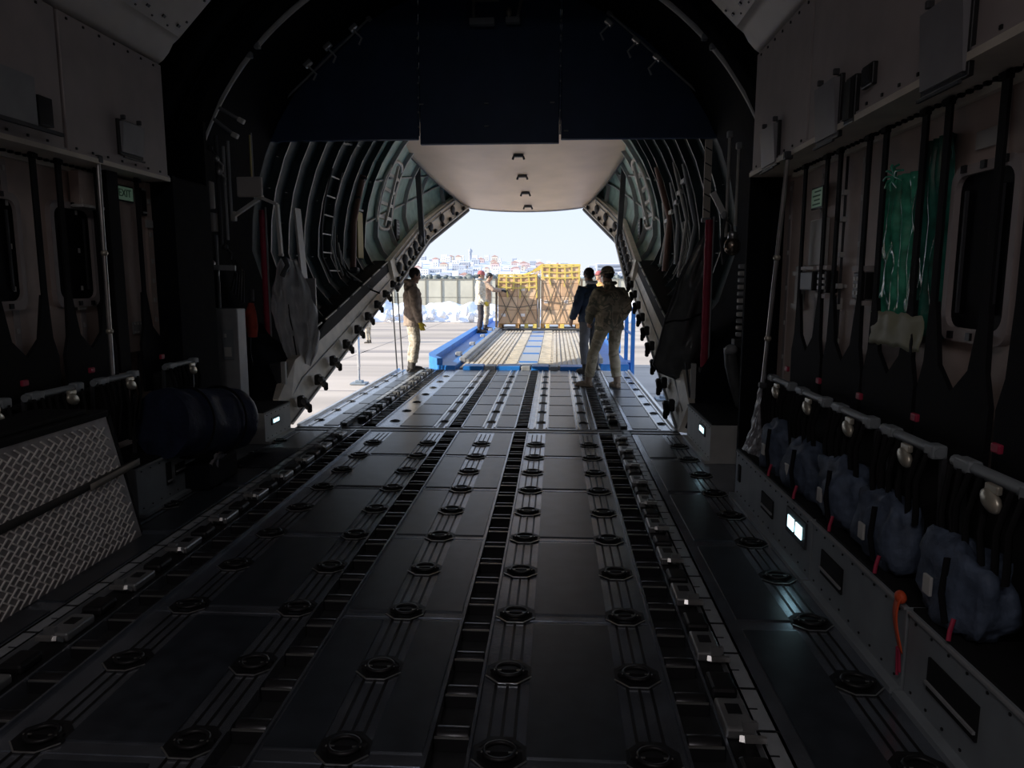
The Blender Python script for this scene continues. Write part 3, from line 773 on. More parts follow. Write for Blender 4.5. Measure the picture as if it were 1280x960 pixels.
# ------------------------------------------------------------------ navy cover roll and dropped cloth
t = thing('cover_roll', (-2.0, 5.3, .1), 'big navy-blue cloth roll lying on the left sill', 'cloth roll')
a, b = V((-1.76, 5.52, .465)), V((-1.96, 4.80, .56)); ax = (b-a).normalized(); e1 = ax.cross(V((0, 0, 1))).normalized(); e2 = e1.cross(ax)
def fn(u, v):
    w = 2*PI*u; r = .245*(1+.02*math.sin(7*v*PI))+.012*nz((math.cos(w)*2, math.sin(w)*2, v*4), 1.4, 2)
    if v < .04: r *= .86+.14*(v/.04)
    return a+(b-a)*v+e1*(r*math.cos(w))+e2*(r*math.sin(w))
m = MB(); m.sheet(fn, 40, 30)
ring = [fn(k/40, 0) for k in range(40)]; m.add(ring, [tuple(range(40))]); ring = [fn(k/40, 1) for k in range(40)]; m.add(ring, [tuple(range(40))[::-1]])
m.build('roll', M_NROLL, t)
for q in (.25, .7):
    m = MB(); P = [a+(b-a)*q+e1*(.258*math.cos(2*PI*k/32))+e2*(.258*math.sin(2*PI*k/32)) for k in range(33)]; m.tube(P, .012, 6, flat=.4); m.build('binding_strap', M_STRAP, t)
m = MB(); m.sheet(lambda u, v: V((-1.80+.05*u+.03*nz((u*5, v*5, 0), 1, 8), lerp(5.10, 5.32, v), .13+.14*u+.03*nz((u*6, v*6, 1), 1, 6))), 10, 10, .006); m.build('loose_flap', mat('pale_flap', (.25, .24, .25), .6, 0, 9, .4), t)
tag(MB().box((-1.95, 5.30, .105), (.36, .5, .20), bev=.02).build('stowage_crate', M_DARK), 'black crate under the navy cloth roll', 'crate')
m = MB(); m.sheet(lambda u, v: V((lerp(-1.96, -1.50, u), lerp(5.75, 6.45, v), .012+max(0, .05*math.sin(PI*u)*math.sin(PI*v)*(1+.9*nz((u*4, v*4, 0), 1, 4))))), 16, 16, .008)
tag(m.build('dropped_cloth', mat('black_cloth', (.02, .022, .03), .8, 0, 10, .3)), 'black cloth dropped on the floor beside the navy roll', 'cloth')
# ================================================================== overhead panel, tail door, ramp bay
t = thing('hanging_bulkhead', (0, 8.6, 3.1), 'broad dark navy panel hanging across the top of the ramp opening', 'bulkhead')
def zb(x): return 3.14+.0*x
for (a, b, zl) in ((-2.62, -.82, 3.16), (-.80, .80, 3.105), (.82, 2.60, 3.145)):
    m = MB(); m.box(((a+b)/2, 8.62, (zl+4.9)/2), (b-a, .05, 4.9-zl), bev=.01)
    m.bar((a+.01, 8.60, zl+.02), (b-.01, 8.60, zl+.02), .05, .03)
    m.build('panel_section', M_NAVY, t)
for x in (-.81, .81):
    m = MB(); m.bar((x, 8.585, 3.2), (x, 8.585, 4.7), .025, .015)
    m.k = 1
    for k in range(8): m.box((x+.0, 8.573, 3.3+.16*k), (.018, .01, .022))
    m.build('seam_strip', [M_NAVY, M_GREY], t)
for k, (x, z) in enumerate([(-.03, 3.55), (-.03, 3.30), (.72, 3.55), (-.78, 3.55), (.88, 3.24)]):
    m = MB(); m.box((x, 8.585, z), (.05, .02, .014)); m.build('catch', M_GREY, t)
for sgn in (-1, 1):
    t = thing('panel_stay', (sgn*2.5, 8.5, 3.45), 'slim diagonal stay rod across the %s upper corner of the navy panel' % ('left' if sgn < 0 else 'right'), 'stay rod')
    a, b = V((sgn*2.50, 8.5, 3.47)), V((sgn*1.34, 8.5, 4.46))
    m = MB(); m.tube([a, b], .014, 8); m.build('rod', M_GREY, t)
    m = MB(); m.box(a, (.09, .05, .07), ry=.7, bev=.012); m.build('end_clevis', M_ALU2, t)
    m = MB(); m.box(b, (.06, .05, .05), ry=.7, bev=.012); m.build('top_clevis', M_GREY, t)
t = thing('overhead_fixture', (.12, 8.45, 4.36), 'metal lamp fixture on the roof above the middle of the navy panel', 'fixture')
m = MB(); m.box((-.06, 8.45, 4.38), (.28, .10, .07), bev=.01); m.box((.28, 8.45, 4.39), (.16, .10, .06), bev=.01); m.build('tray', M_GREY, t)
m = MB(); m.bar((.33, 8.42, 4.40), (.38, 8.42, 4.62), .03); m.bar((.36, 8.42, 4.6), (.46, 8.42, 4.6), .02); m.build('bracket', M_ALU2, t)
m = MB(); m.bar((-.15, 8.42, 4.42), (-.15, 8.42, 4.60), .03); m.build('bracket', M_ALU2, t)
m = MB(); m.ell((.24, 8.40, 4.46), (.03, .03, .05)); m.box((-.02, 8.42, 4.60), (.30, .05, .03)); m.build('lamp_head', M_BUCKLE, t)

# curved grab rails on the ring frame
for sgn, side in ((-1, 'left'), (1, 'right')):
    for (a0, a1, lab) in ((1.17, .84, 'lower'), (.80, .55, 'upper')):
        t = thing('ring_handrail', arch_pt(3.0, sgn*a0, 7.30), '%s curved pale rail on the black ring frame, %s side' % (lab, side), 'rail', 'curved rails on the ring frame')
        m = MB(); m.tube([arch_pt(3.0, sgn*lerp(a0, a1, k/14), 7.30) for k in range(15)], .028, 8); m.build('rail', M_WHITE, t)
        for k in (a0, a1):
            m = MB(); m.box(arch_pt(3.0, sgn*k, 7.30), (.06, .06, .06), bev=.012); m.build('end_bracket', M_GREY, t)

# tail door (raised inside the tail), pale skin with a row of hooks
t = thing('tail_door', (0, 13.5, 3.4), 'large pale beige tail door raised under the tail roof', 'door')
def door_pt(u, v, up=0.):
    y = lerp(12.2, 19.15, v); hw = interp([(12.2, 2.40), (14, 2.22), (16.5, 1.95), (19.15, 1.56)], y)
    x = lerp(-1, 1, u)
    z = interp([(12.2, 4.28), (14, 4.12), (17, 3.72), (19.15, 3.47)], y) - .12*(1-x*x)**.8 - .02
    return V((x*hw, y, z+up))
m = MB(); m.sheet(lambda u, v: door_pt(1-u, v), 28, 24, .10)
m.build('door_skin', M_DOOR, t)
m = MB()
for sg in (0, 1):
    m.tube([door_pt(sg, k/16, .02) for k in range(17)], .035, 6)
m.build('edge_seal', M_DGREY, t)
m = MB(); m.tube([door_pt(k/20, 1, .0)+V((0, .02, -.0)) for k in range(21)], .03, 6); m.build('rear_edge', M_GREY, t)
for v in (.10, .30, .50, .70, .90):
    p = door_pt(.505+.02*v, v)
    m = MB(); m.box(p+V((0, 0, -.03)), (.20, .10, .05), bev=.012); m.bar(p+V((-.09, 0, -.04)), p+V((-.11, 0, -.10)), .04); m.bar(p+V((.09, 0, -.04)), p+V((.11, 0, -.10)), .04)
    m.build('lifting_hook', M_DGREY, t)

BEAMH = [(7.42, .30), (7.9, .52), (9.5, .42), (13.1, .30)]
# sill beams either side of the ramp: pale inner faces with black latch hooks
def sill_pt(sgn, Y, up=0., out=0.):
    xs = interp([(7.4, 2.05), (13.1, 2.12), (16.8, 2.20), (19.2, 1.50)], Y); zs = interp([(7.4, .0), (13.1, 1.45), (16.8, 2.44), (19.2, 3.44)], Y)
    return V((sgn*(xs+out), Y, zs+up))
for sgn, side in ((-1, 'left'), (1, 'right')):
    t = thing('sill_beam', (sgn*2.1, 7.5, 0), 'pale sloping sill beam rising aft along the %s of the ramp' % side, 'beam')
    m = MB()
    for ya, yb in ((7.42, 13.1),):
        n = 10; rr = []
        for k in range(n+1):
            y = lerp(ya, yb, k/n); h = interp(BEAMH, y)
            rr.append([sill_pt(sgn, y, 0, 0), sill_pt(sgn, y, h, .10), sill_pt(sgn, y, h, .20), sill_pt(sgn, y, -.02, .16)])
        m.loft(rr, True, False, True)
    m.k = 1
    for k in range(10):
        y0, y1 = lerp(7.5, 13.0, k/10), lerp(7.5, 13.0, (k+1)/10); m.bar(sill_pt(sgn, y0, .55*interp(BEAMH, y0), .05), sill_pt(sgn, y1, .55*interp(BEAMH, y1), .05), .012, .012)
        m.bar(sill_pt(sgn, y0, .005, -.005), sill_pt(sgn, y1, .005, -.005), .03, .03)
    m.build('inner_face', [M_SILL, M_GREY], t)
    m = MB(); rr = []
    for k in range(11):
        y = lerp(8.3, 13.1, k/10); hb = interp(BEAMH, y)-.02; hh = hb+.18*min(1, k/2.5); rr.append([sill_pt(sgn, y, hb, .09), sill_pt(sgn, y, hh, .12), sill_pt(sgn, y, hh, .4), sill_pt(sgn, y, hb, .4)])
    m.loft(rr, True, False, True); m.build('upper_trough', M_RUBBER, t)
    m = MB()
    for k in range(7):
        y = 8.5+.66*k; m.bar(sill_pt(sgn, y, interp(BEAMH, y)+.17, .10), sill_pt(sgn, y+.5, interp(BEAMH, y+.5)+.17, .10), .02, .015)
    m.build('rail_strip', M_RIB, t)
    # aft part: lining with dark outline frame along the sky opening
    t2 = thing('opening_frame', (sgn*2.2, 16, 2), 'dark-edged frame of the sky opening with black fittings, %s side' % side, 'frame')
    m = MB(); rr = []
    for k in range(17):
        y = lerp(13.0, 19.15, k/16); rr.append([sill_pt(sgn, y, 0, -.03), sill_pt(sgn, y, .48, .06), sill_pt(sgn, y, .48, .16), sill_pt(sgn, y, -.02, .10)])
    m.loft(rr, True, False, True); m.build('lining', M_SILL, t2)
    m = MB()
    P = [sill_pt(sgn, y, -.02, -.05) for y in [13.05+.2*k for k in range(31)]]
    m.tube(P, .05, 6); m.build('edge_bead', M_DGREY, t2)
    m = MB(); m.tube([p+V((-sgn*.05, 0, .10)) for p in P], .022, 6); m.build('seal_strip', M_LABEL, t2)
    m = MB()
    for k in range(15): p = sill_pt(sgn, 13.2+.4*k, .10, -.05); m.box(p, (.06, .16, .10), bev=.02)
    m.build('roller_cam', M_BLACK, t2)
    for k in range(9):
        y = 13.4+.6*k; p = sill_pt(sgn, y, .27, -.02)
        m = MB(); m.ell(p, (.06, .085, .10)); m.box(p+V((0, .05, -.08)), (.05, .10, .09), bev=.02); m.build('latch', M_DGREY, t2)
    m = MB(); p = [sill_pt(sgn, y, .43, .02) for y in (13.3, 14.3, 15.3, 16.6, 17.6, 18.4)]
    m.tube(p, .02, 6); m.tube([q+V((0, 0, -.10)) for q in p], .014, 6)
    for a in p: m.bar(a, a+V((0, 0, -.10)), .015)
    m.build('pipe_run', M_GREY, t2)
    # vertical post of the frame
    m = MB(); m.bar(sill_pt(sgn, 15.9, .1, -.06), sill_pt(sgn, 15.9, 1.75, .02), .11, .10, up=(0, 1, 0)); m.build('post', M_DGREY, t2)

def latch_proto():
    t = thing('sill_latch', (0, 0, 0), '', 'latch')
    m = MB(); m.box((.03, 0, .06), (.07, .10, .13), bev=.02); m.build('base', M_BLACK, t, world=False)
    m = MB(); m.box((.085, .02, .02), (.06, .16, .07), rx=-.6, bev=.02); m.box((.10, .07, -.03), (.05, .06, .10), bev=.02); m.build('hook', M_RUBBER, t, world=False)
    m = MB(); m.lathe([(.03, -.04), (.034, -.03), (.034, .03), (.03, .04)], (.085, -.04, .07), 'Y', 10); m.build('pivot', M_DGREY, t, world=False)
    return t
L0 = latch_proto(); lu = False
for sgn, side in ((-1, 'left'), (1, 'right')):
    for k in range(9):
        y = 7.75+.62*k; p = sill_pt(sgn, y, .08, .0)
        lab = 'black latch hook on the %s sill beam, %s from the hinge' % (side, ORD[k])
        if not lu: L0.location = p; L0['label'] = lab; L0['group'] = 'black latch hooks on the sill beams'; lu = True
        else: dup(L0, p, lab, 'black latch hooks on the sill beams', rz=0 if sgn < 0 else PI)

# ------------------------------------------------------------------ equipment in the ramp bay, left
def padded_post(x, y, z0, z1, label):
    t = thing('padded_post', (x, y, z0), label, 'post')
    m = MB(); n = 14; m.tube([(x, y, lerp(z0, z1, k/n)) for k in range(n+1)], [.040+.004*(k % 2) for k in range(n+1)], 10); m.build('padding', M_RED, t)
    m = MB(); m.tube([(x+.04, y-.02, z0-.05), (x+.04, y-.02, z1+.03)], .012, 6); m.build('core_tube', M_GREY, t)
    m = MB(); m.box((x, y, z0-.03), (.10, .10, .06), bev=.01); m.build('foot', M_DGREY, t)
padded_post(-2.50, 8.1, .58, 2.33, 'red padded upright post in the left ramp bay')
padded_post(2.345, 7.7, .65, 2.17, 'red padded upright post in the right ramp bay')

t = thing('bent_bracket', (-2.3, 7.6, 1.8), 'white bent tube bracket high in the left ramp bay', 'bracket')
m = MB(); P = [(-2.61, 7.6, 2.22), (-2.31, 7.6, 2.41), (-2.14, 7.6, 2.34), (-2.12, 7.6, 1.82)]
for a, b in zip(P, P[1:]): m.bar(a, b, .030, .055, up=(0, 1, 0))
m.build('arm', M_WHITE, t)
for q, d in ((1, (.06, .05, .05)), (0, (.05, .06, .10)), (3, (.05, .05, .03))): m = MB(); m.box(P[q], d, bev=.008); m.build('joint', M_LABEL, t)
t = thing('pale_plank', (-2.35, 8.9, 1.2), 'tall narrow white plank leaning upright in the left ramp bay', 'plank')
m = MB(); m.prism([(-2.41, 8.85, 2.43), (-2.40, 9.02, 2.43), (-2.32, 9.02, 1.2), (-2.33, 8.85, 1.2)], (-.012, 0, 0), (.012, .0, 0)); m.build('board', M_WHITE, t)
m = MB(); m.box((-2.27, 8.95, 1.38), (.12, .04, .40), bev=.006); m.build('lower_plate', M_GREY, t)
# silver cover
t = thing('silver_cover', (-2.2, 8.2, .5), 'crumpled silver-grey cover hanging behind the left red post', 'cover')
outl_l = [(1.81, -2.42), (1.74, -2.36), (1.45, -2.47), (1.2, -2.44), (.82, -2.39), (.65, -2.28), (.52, -2.20)]
def fn(u, v):
    z = lerp(1.80, .52, v)
    xl = interp([(.52, -2.20), (.65, -2.30), (.82, -2.38), (1.2, -2.46), (1.45, -2.47), (1.74, -2.38), (1.81, -2.34)], z)
    xr = interp([(.52, -2.14), (.7, -2.06), (.92, -2.0), (1.24, -2.06), (1.5, -2.15), (1.74, -2.24), (1.81, -2.28)], z)
    x = lerp(xl, xr, u)
    return V((x, 8.15-.10*math.sin(PI*u)+.06*nz((u*5, v*2.2, 0), 1.2, 2)+.35*u*(1-.3*v)+.07*abs(math.sin(u*9+v*6+4*nz((u*2, v*2, 5), 1, 8)))*min(1, 3*v+.2)+.09*abs(nz((u*7, v*5, 1), 1, 6))-.06, z+.03*nz((u*3, v*3, 2), 1, 3)))
m = MB(); m.sheet(fn, 44, 40, .006); m.build('sheet', M_TARP, t)
m = MB(); m.tube([(-2.28, 8.12, 1.80), (-2.24, 8.10, 1.72), (-2.31, 8.1, 1.60)], .03, 7); m.build('gathered_neck', M_BTARP, t)
m = MB(); m.tube([fn(.45, k/10)+V((0, -.012, 0)) for k in range(4, 11)], .008, 5); m.build('cord', M_BLACK, t)
# cabinet
t = thing('electrical_cabinet', (-2.45, 6.9, .35), 'grey electrical cabinet with a switch plate, left of the left red post', 'cabinet')
m = MB(); m.box((-2.47, 7.0, .82), (.30, .20, .92), bev=.012); m.build('body', M_GREY, t)
m = MB(); m.box((-2.42, 6.893, .93), (.11, .014, .30), bev=.004); p = m.build('switch_plate', M_LOCK, t)
m = MB(); m.box((-2.44, 6.88, 1.02), (.02, .014, .035)); m.box((-2.42, 6.884, .86), (.07, .01, .09)); m.build('toggle', M_LABEL, p)
m = MB(); m.bar((-2.615, 6.88, .45), (-2.62, 6.88, 1.68), .025, .03); m.bar((-2.62, 6.88, 1.68), (-2.30, 6.88, 1.67), .05, .03, up=(0, 1, 0)); m.build('rack_frame', M_GREY, t)
t = thing('louvred_box', (-2.3, 7.75, .28), 'dark ribbed box with a pale corner post, at the foot of the left red post', 'box')
m = MB(); m.box((-2.33, 7.75, .46), (.26, .22, .40), bev=.01)
for k in range(9): m.box((-2.43+.024*k, 7.635, .46), (.008, .01, .34))
m.build('casing', M_DGREY, t)
m = MB(); m.box((-2.17, 7.66, .47), (.05, .05, .42), bev=.006); m.build('corner_post', M_LABEL, t)
t = thing('hanging_pouch', (-2.4, 7.4, .95), 'red and orange pouch hanging in the left ramp bay', 'pouch')
m = MB(); m.tube([(-2.385, 7.4, 1.32), (-2.39, 7.39, 1.22), (-2.38, 7.38, 1.08), (-2.385, 7.4, .97)], [.03, .06, .065, .05], 10, flat=.6); m.build('sack', mat('red_pouch_cloth', (.40, .05, .03), .7, 0, 12, .3), t)
m = MB(); m.tube([(-2.37, 7.4, 1.34), (-2.37, 7.4, 1.46)], .02, 8); m.build('drawstring_neck', M_DGREY, t)
m = MB(); m.tube([(-2.41, 7.4, .96), (-2.42, 7.4, .80), (-2.40, 7.4, .66)], .008, 6); m.build('cord', M_BLACK, t)
# cluttered pipes and boxes on the left frame
t = thing('valve_manifold', (-2.55, 7.2, 1.9), 'cluster of dark valves, tubes and small boxes on the left side of the ring frame', 'manifold')
for c, d in (((-2.65, 7.1, 2.38), (.13, .10, .26)), ((-2.64, 7.1, 2.12), (.14, .10, .18)), ((-2.36, 7.45, 2.50), (.26, .05, .20))): m = MB(); m.box(c, d, bev=.012); m.build('grey_box', M_CEIL, t)
for k, (x, z0, z1) in enumerate([(-2.55, 1.9, 2.95), (-2.48, 1.95, 2.85), (-2.43, 2.2, 2.9), (-2.60, 1.2, 2.0)]):
    m = MB(); m.tube([(x, 7.15, z0), (x, 7.15, z1)], .014 if k else .02, 8); m.build('pipe', M_GREY if k else M_DGREY, t)
for k, (x, z) in enumerate([(-2.68, 2.66), (-2.70, 2.75), (-2.48, 1.88), (-2.52, 2.72), (-2.58, 2.82), (-2.62, 1.72), (-2.44, 1.68), (-2.5, 2.6)]):
    m = MB(); m.ell((x, 7.08, z), (.028, .028, .034), 10, 7); m.tube([(x, 7.08, z), (x+.05, 7.1, z-.06), (x+.03, 7.12, z-.12)], .012, 6); m.build('valve', M_ALU2 if k % 2 else M_DGREY, t)
for k in range(5):
    m = MB(); m.tube([(-2.5+.03*k, 7.2, 1.85-.05*k), (-2.42+.02*k, 7.15, 1.65), (-2.5+.03*k, 7.2, 1.45-.03*k)], .010, 6); m.build('hose', M_BLACK, t)
t = thing('striped_strap', (-2.5, 7.9, 2.4), 'narrow yellow strap hanging straight down in the left ramp bay', 'strap')
m = MB(); m.bar((-2.52, 7.9, 2.45), (-2.52, 7.9, 3.1), .035, .012); m.build('webbing', M_YEL, t)
m = MB(); m.bar((-2.50, 7.89, 2.42), (-2.50, 7.89, 3.12), .010); m.build('edge_rod', M_GREY, t)
for k, (p, q) in enumerate([((-2.66, 7.3, 3.30), (-2.35, 7.3, 3.12)), ((-2.63, 7.3, 3.14), (-2.42, 7.3, 2.98))]):
    t = thing('link_strut', q, ['upper', 'lower'][k]+' short strut with bright clevis on the ring frame, left of the navy panel', 'strut')
    m = MB(); m.tube([p, q], .018, 7); m.build('rod', M_GREY, t)
    m = MB(); m.box(q, (.07, .05, .05), ry=.5, bev=.01); m.build('clevis', M_WHITE, t)
for sgn, side in ((-1, 'left'), (1, 'right')):
    for k, (a, lab) in enumerate(((.72, 'lower'), (.62, 'middle'), (.50, 'upper'))):
        p = arch_pt(2.66, sgn*a, 7.6)
        t = thing('ring_clip', p, '%s small bright clip on the ring frame beside the navy panel, %s side' % (lab, side), 'clip', 'bright clips on the ring frame')
        m = MB(); m.box(p, (.09, .06, .05), ry=sgn*.7, bev=.01); m.build('body', M_ALU2, t)
        m = MB(); m.tube([p+V((0, 0, -.02)), p+V((-sgn*.08, 0, -.10)), p+V((-sgn*.05, 0, -.16))], .012, 6); m.build('lever', M_GREY, t)
# ladder
def wx(y, z, d=.05): return -(shell_x(y, z)-d)
t = thing('side_ladder', (-2.7, 10.8, 1.6), 'narrow ladder with pale rungs on the left wall of the ramp bay', 'ladder')
for yy in (10.55, 11.0):
    m = MB(); m.tube([(wx(yy, z, .10), yy+.15*(3.1-z), z) for z in (3.15, 2.7, 2.3, 1.9, 1.6)], .022, 6); m.build('stile', M_DGREY, t)
for k in range(6):
    z = 3.05-.27*k; m = MB(); y0 = 10.55+.15*(3.1-z); m.bar((wx(y0, z, .10), y0, z), (wx(y0+.45, z, .10), y0+.45, z), .018, .018); m.build('rung', M_WHITE, t)
t = thing('brown_pipe', (-2.5, 11.5, 1.5), 'upright brown pipe with flanged foot on the left wall of the ramp bay', 'pipe')
m = MB(); m.tube([(wx(12.0, 3.2, .10), 12.0, 3.25), (wx(12.0, 2.5, .12), 12.0, 2.5), (wx(11.8, 1.8, .14), 11.85, 1.75)], .05, 10); m.build('shaft', M_PIPE, t)
for z in (3.2, 2.9, 2.35, 2.05): m = MB(); m.lathe([(.05, -.02), (.06, -.015), (.06, .015), (.05, .02)], (wx(12.0, z, .11), 12.0-.2*max(0, 2.4-z), z), 'Z', 12); m.build('collar', M_DGREY, t)
m = MB(); m.box((wx(11.8, 1.75, .14), 11.85, 1.72), (.14, .16, .10), bev=.03); m.build('foot', M_DGREY, t)
t = thing('yellow_board', (-2.5, 12.4, 1.9), 'dull yellow upright board beside the brown pipe on the left wall', 'board')
m = MB(); x = wx(12.4, 2.4, .10); m.box((x, 12.45, 2.32), (.03, .34, .78), bev=.01); m.build('panel', M_YEL, t)
m = MB(); m.bar((x+.02, 12.3, 2.74), (x+.02, 12.6, 2.74), .03); m.build('top_batten', M_GREY, t)
# loose cables and hooks hanging between ladder and pipe
for k in range(6):
    y = 11.05+.10*k; z0 = 2.5-.12*k
    t = tag(MB().tube([(wx(y, z0, .12), y, z0), (wx(y, z0-.4, .10)+.03*math.sin(k), y+.05, z0-.4), (wx(y, z0-.8, .12), y+.02, z0-.8+.05*k)], .014, 6).build('hanging_cable', [M_LABEL, M_GREY, M_BLACK][k % 3]), ['pale', 'grey', 'black'][k % 3]+' cable hanging on the left bay wall between ladder and brown pipe, '+['upper', 'lower'][k//3]+' bunch', 'cable', 'cables hanging between ladder and pipe')
# round-framed hatch with pale bars in the tail wall
for sgn, side in ((-1, 'left'), (1, 'right')):
    t = thing('side_hatch', (sgn*2.55, 14.0, 2.6), 'rounded hatch frame with pale bars in the green %s tail wall' % side, 'hatch')
    m = MB(); P = []
    for k in range(25):
        a = 2*PI*k/24; y = 14.05+.55*math.copysign(abs(math.cos(a))**.6, math.cos(a)); z = 3.15+.62*math.copysign(abs(math.sin(a))**.6, math.sin(a)); P.append((sgn*(shell_x(y, z)-.05), y, z))
    m.tube(P, .035, 6); m.build('rim', M_RIB, t)
    for z in (2.75, 3.0, 3.25, 3.5):
        m = MB(); m.bar((sgn*(shell_x(13.55, z)-.06), 13.6, z), (sgn*(shell_x(14.5, z)-.06), 14.5, z), .05, .06); m.build('bar', M_LABEL, t)
    m = MB(); m.bar((sgn*(shell_x(14, 2.7)-.08), 14.0, 2.6), (sgn*(shell_x(14, 3.7)-.08), 14.0, 3.7), .05, .05, up=(0, 1, 0)); m.build('upright', M_RIB, t)
    t = thing('arched_duct', (sgn*2.5, 14.6, 2.1), 'dark vent grille below the hatch in the green %s tail wall' % side, 'vent')
    y = 14.85; z = 2.55; x = sgn*(shell_x(y, z)-.05)
    m = MB(); m.box((x, y, z), (.06, .30, .46), bev=.05); m.build('recess', M_BLACK, t)
    m = MB()
    for k in range(5): m.box((x-sgn*.03, y, z-.14+.07*k), (.012, .22, .014))
    m.build('grille', M_GREY, t)
# upper cable tray with pale rungs (top of the left bay)
t = thing('cable_tray', (-2.4, 12, 3.6), 'pale ladder-like cable tray under the roof at the left of the tail door', 'cable tray')
m = MB(); A, B = V((-2.42, 10.6, 3.62)), V((-2.38, 13.2, 3.98))
for d in (0, .12): m.bar(A+V((d, 0, -d)), B+V((d, 0, -d)), .025)
for k in range(12): p = lerp(A, B, k/11); m.bar(p, p+V((.12, 0, -.12)), .02, .05)
m.build('tray', M_LABEL, t)

# ------------------------------------------------------------------ equipment in the ramp bay, right
t = thing('black_tarpaulin', (2.2, 8.0, .45), 'big black tarpaulin bag sagging over the right side of the ramp', 'tarpaulin')
def fn(u, v):
    z = lerp(2.08, .48, v)
    xl = interp([(.48, 2.12), (.55, 1.93), (.64, 1.86), (.85, 1.92), (1.12, 1.975), (1.52, 2.10), (1.9, 2.29), (2.08, 2.38)], z)
    xr = interp([(.48, 2.42), (1, 2.46), (2.08, 2.42)], z)
    bul = math.sin(PI*u)
    y = 8.02-.20*bul*interp([(.48, .4), (.8, 1.0), (1.3, .8), (2.08, .2)], z)+.07*nz((u*4, v*3, 0), 1.2, 11)+.025*math.sin(u*9+v*14)*bul
    return V((lerp(xl, xr, u), y, z+.03*nz((u*4, v*2, 3), 1, 5)))
m = MB(); m.sheet(fn, 30, 34, .012); m.build('sheet', M_BTARP, t)
m = MB(); m.tube([fn(0, k/20) for k in range(21)], .018, 6); m.build('edge_hem', M_DGREY, t)
m = MB(); m.tube([fn(k/12, .62-.10*k/12)+V((0, -.012, 0)) for k in range(13)], .012, 5); m.build('tie_cord', M_RUBBER, t)
# back half of the bag
m = MB(); m.sheet(lambda u, v: fn(u, v)+V((.03*math.sin(PI*u), .10+.30*math.sin(PI*u)*math.sin(PI*min(1, v+.15)), 0)), 16, 20, .01); m.build('back_sheet', M_BTARP, t)
t = thing('hanging_strap_board', (2.39, 8.1, 2.2), 'beige strap with dark bands hanging above the right red post', 'strap')
m = MB(); m.box((2.39, 8.1, 2.62), (.075, .02, .84)); m.k = 1
for k in range(5): m.box((2.39, 8.088, 2.30+.16*k), (.078, .004, .012), ry=.5)
m.build('webbing', [M_SILL, M_DGREY], t)
m = MB(); m.box((2.39, 8.1, 2.2), (.10, .05, .05), bev=.01); m.build('buckle', M_GREY, t)
t = thing('ringed_duct', (2.5, 6.8, .95), 'stack of pale ringed duct sections standing in the right ramp bay', 'duct')
for k in range(11):
    z = 1.06+.062*k; m = MB(); m.lathe([(.055, -.02), (.062, -.015), (.062, .015), (.055, .02)], (2.50, 6.8, z), 'Z', 16); m.build('ring_section', M_RIB if k % 2 else M_GREY, t)
m = MB(); m.tube([(2.575, 6.8, .6), (2.58, 6.8, 2.0)], .016, 8); m.build('guide_tube', M_GREY, t)
m = MB(); m.box((2.5, 6.82, .98), (.16, .12, .08), bev=.01); m.build('base_clamp', M_DGREY, t)
t = thing('accumulator', (2.36, 6.8, 1.75), 'shiny round accumulator with hoses in the right ramp bay', 'accumulator')
m = MB(); m.ell((2.37, 6.78, 1.86), (.075, .075, .085)); m.build('sphere', mat('brass_dark', (.35, .28, .22), .25, .8), t)
m = MB(); m.tube([(2.37, 6.78, 1.95), (2.36, 6.8, 2.05), (2.30, 6.8, 2.1), (2.27, 6.8, 1.9), (2.30, 6.8, 1.7)], .012, 6); m.build('hose', M_DGREY, t)
m = MB(); m.lathe([(.03, -.03), (.045, -.02), (.045, .03), (.03, .04)], (2.37, 6.78, 1.95), 'Z', 12); m.build('cap', M_ALU2, t)
t = thing('white_strut', (2.2, 6.8, 2.1), 'short white strut angled beside the two thin rods, right ramp bay', 'strut')
m = MB(); m.bar((2.18, 6.8, 2.34), (2.28, 6.8, 2.16), .05, .03, up=(0, 1, 0)); m.build('arm', M_WHITE, t)
m = MB(); m.ell((2.29, 6.8, 2.14), (.03, .03, .04)); m.build('pivot', M_GREY, t)
for k, x in enumerate((2.335, 2.42)):
    t = thing('actuator_rod', (x, 6.9, 1.8), ['left', 'right'][k]+' one of two thin upright rods in the right ramp bay', 'rod', 'upright rods')
    m = MB(); m.tube([(x, 6.9, 1.95+.1*k), (x, 6.9, 2.85-.1*k)], .014, 8); m.build('shaft', M_RIB, t)
    m = MB(); m.box((x, 6.9, 2.86-.1*k), (.05, .05, .06), bev=.01); m.build('end_fitting', M_GREY, t)
t = thing('boom_frame', (2.45, 10.5, 1.6), 'bundle of pipes, struts and brackets on the right wall of the ramp bay', 'pipework')
def wr(y, z, d=.06): return shell_x(y, z)-d
for k, (y, z0, z1, r, mm) in enumerate([(11.7, 1.7, 3.3, .05, M_PIPE), (11.2, 1.8, 3.0, .03, M_GREY), (10.6, 1.6, 3.2, .025, M_RIB), (10.1, 1.5, 3.1, .03, M_GREY), (12.1, 1.8, 2.8, .035, M_LABEL)]):
    m = MB(); m.tube([(wr(y, z1, .10), y, z1), (wr(y, (z0+z1)/2, .12), y+.03, (z0+z1)/2), (wr(y, z0, .14), y, z0)], r, 8); m.build('pipe', mm, t)
for k in range(5):
    y = 10.3+.42*k; m = MB(); m.box((wr(y, 2.9-.1*k, .12), y, 2.9-.1*k), (.06, .30, .06), bev=.01); m.build('bracket', M_LABEL if k % 2 else M_GREY, t)
for k in range(4):
    y = 10.5+.15*k; m = MB(); m.tube([(wr(y, 2.4, .12), y, 2.4), (wr(y, 2.0, .08), y+.08, 2.0), (wr(y, 1.6, .14), y+.02, 1.65)], .012, 6); m.build('loop_cable', M_LABEL, t)
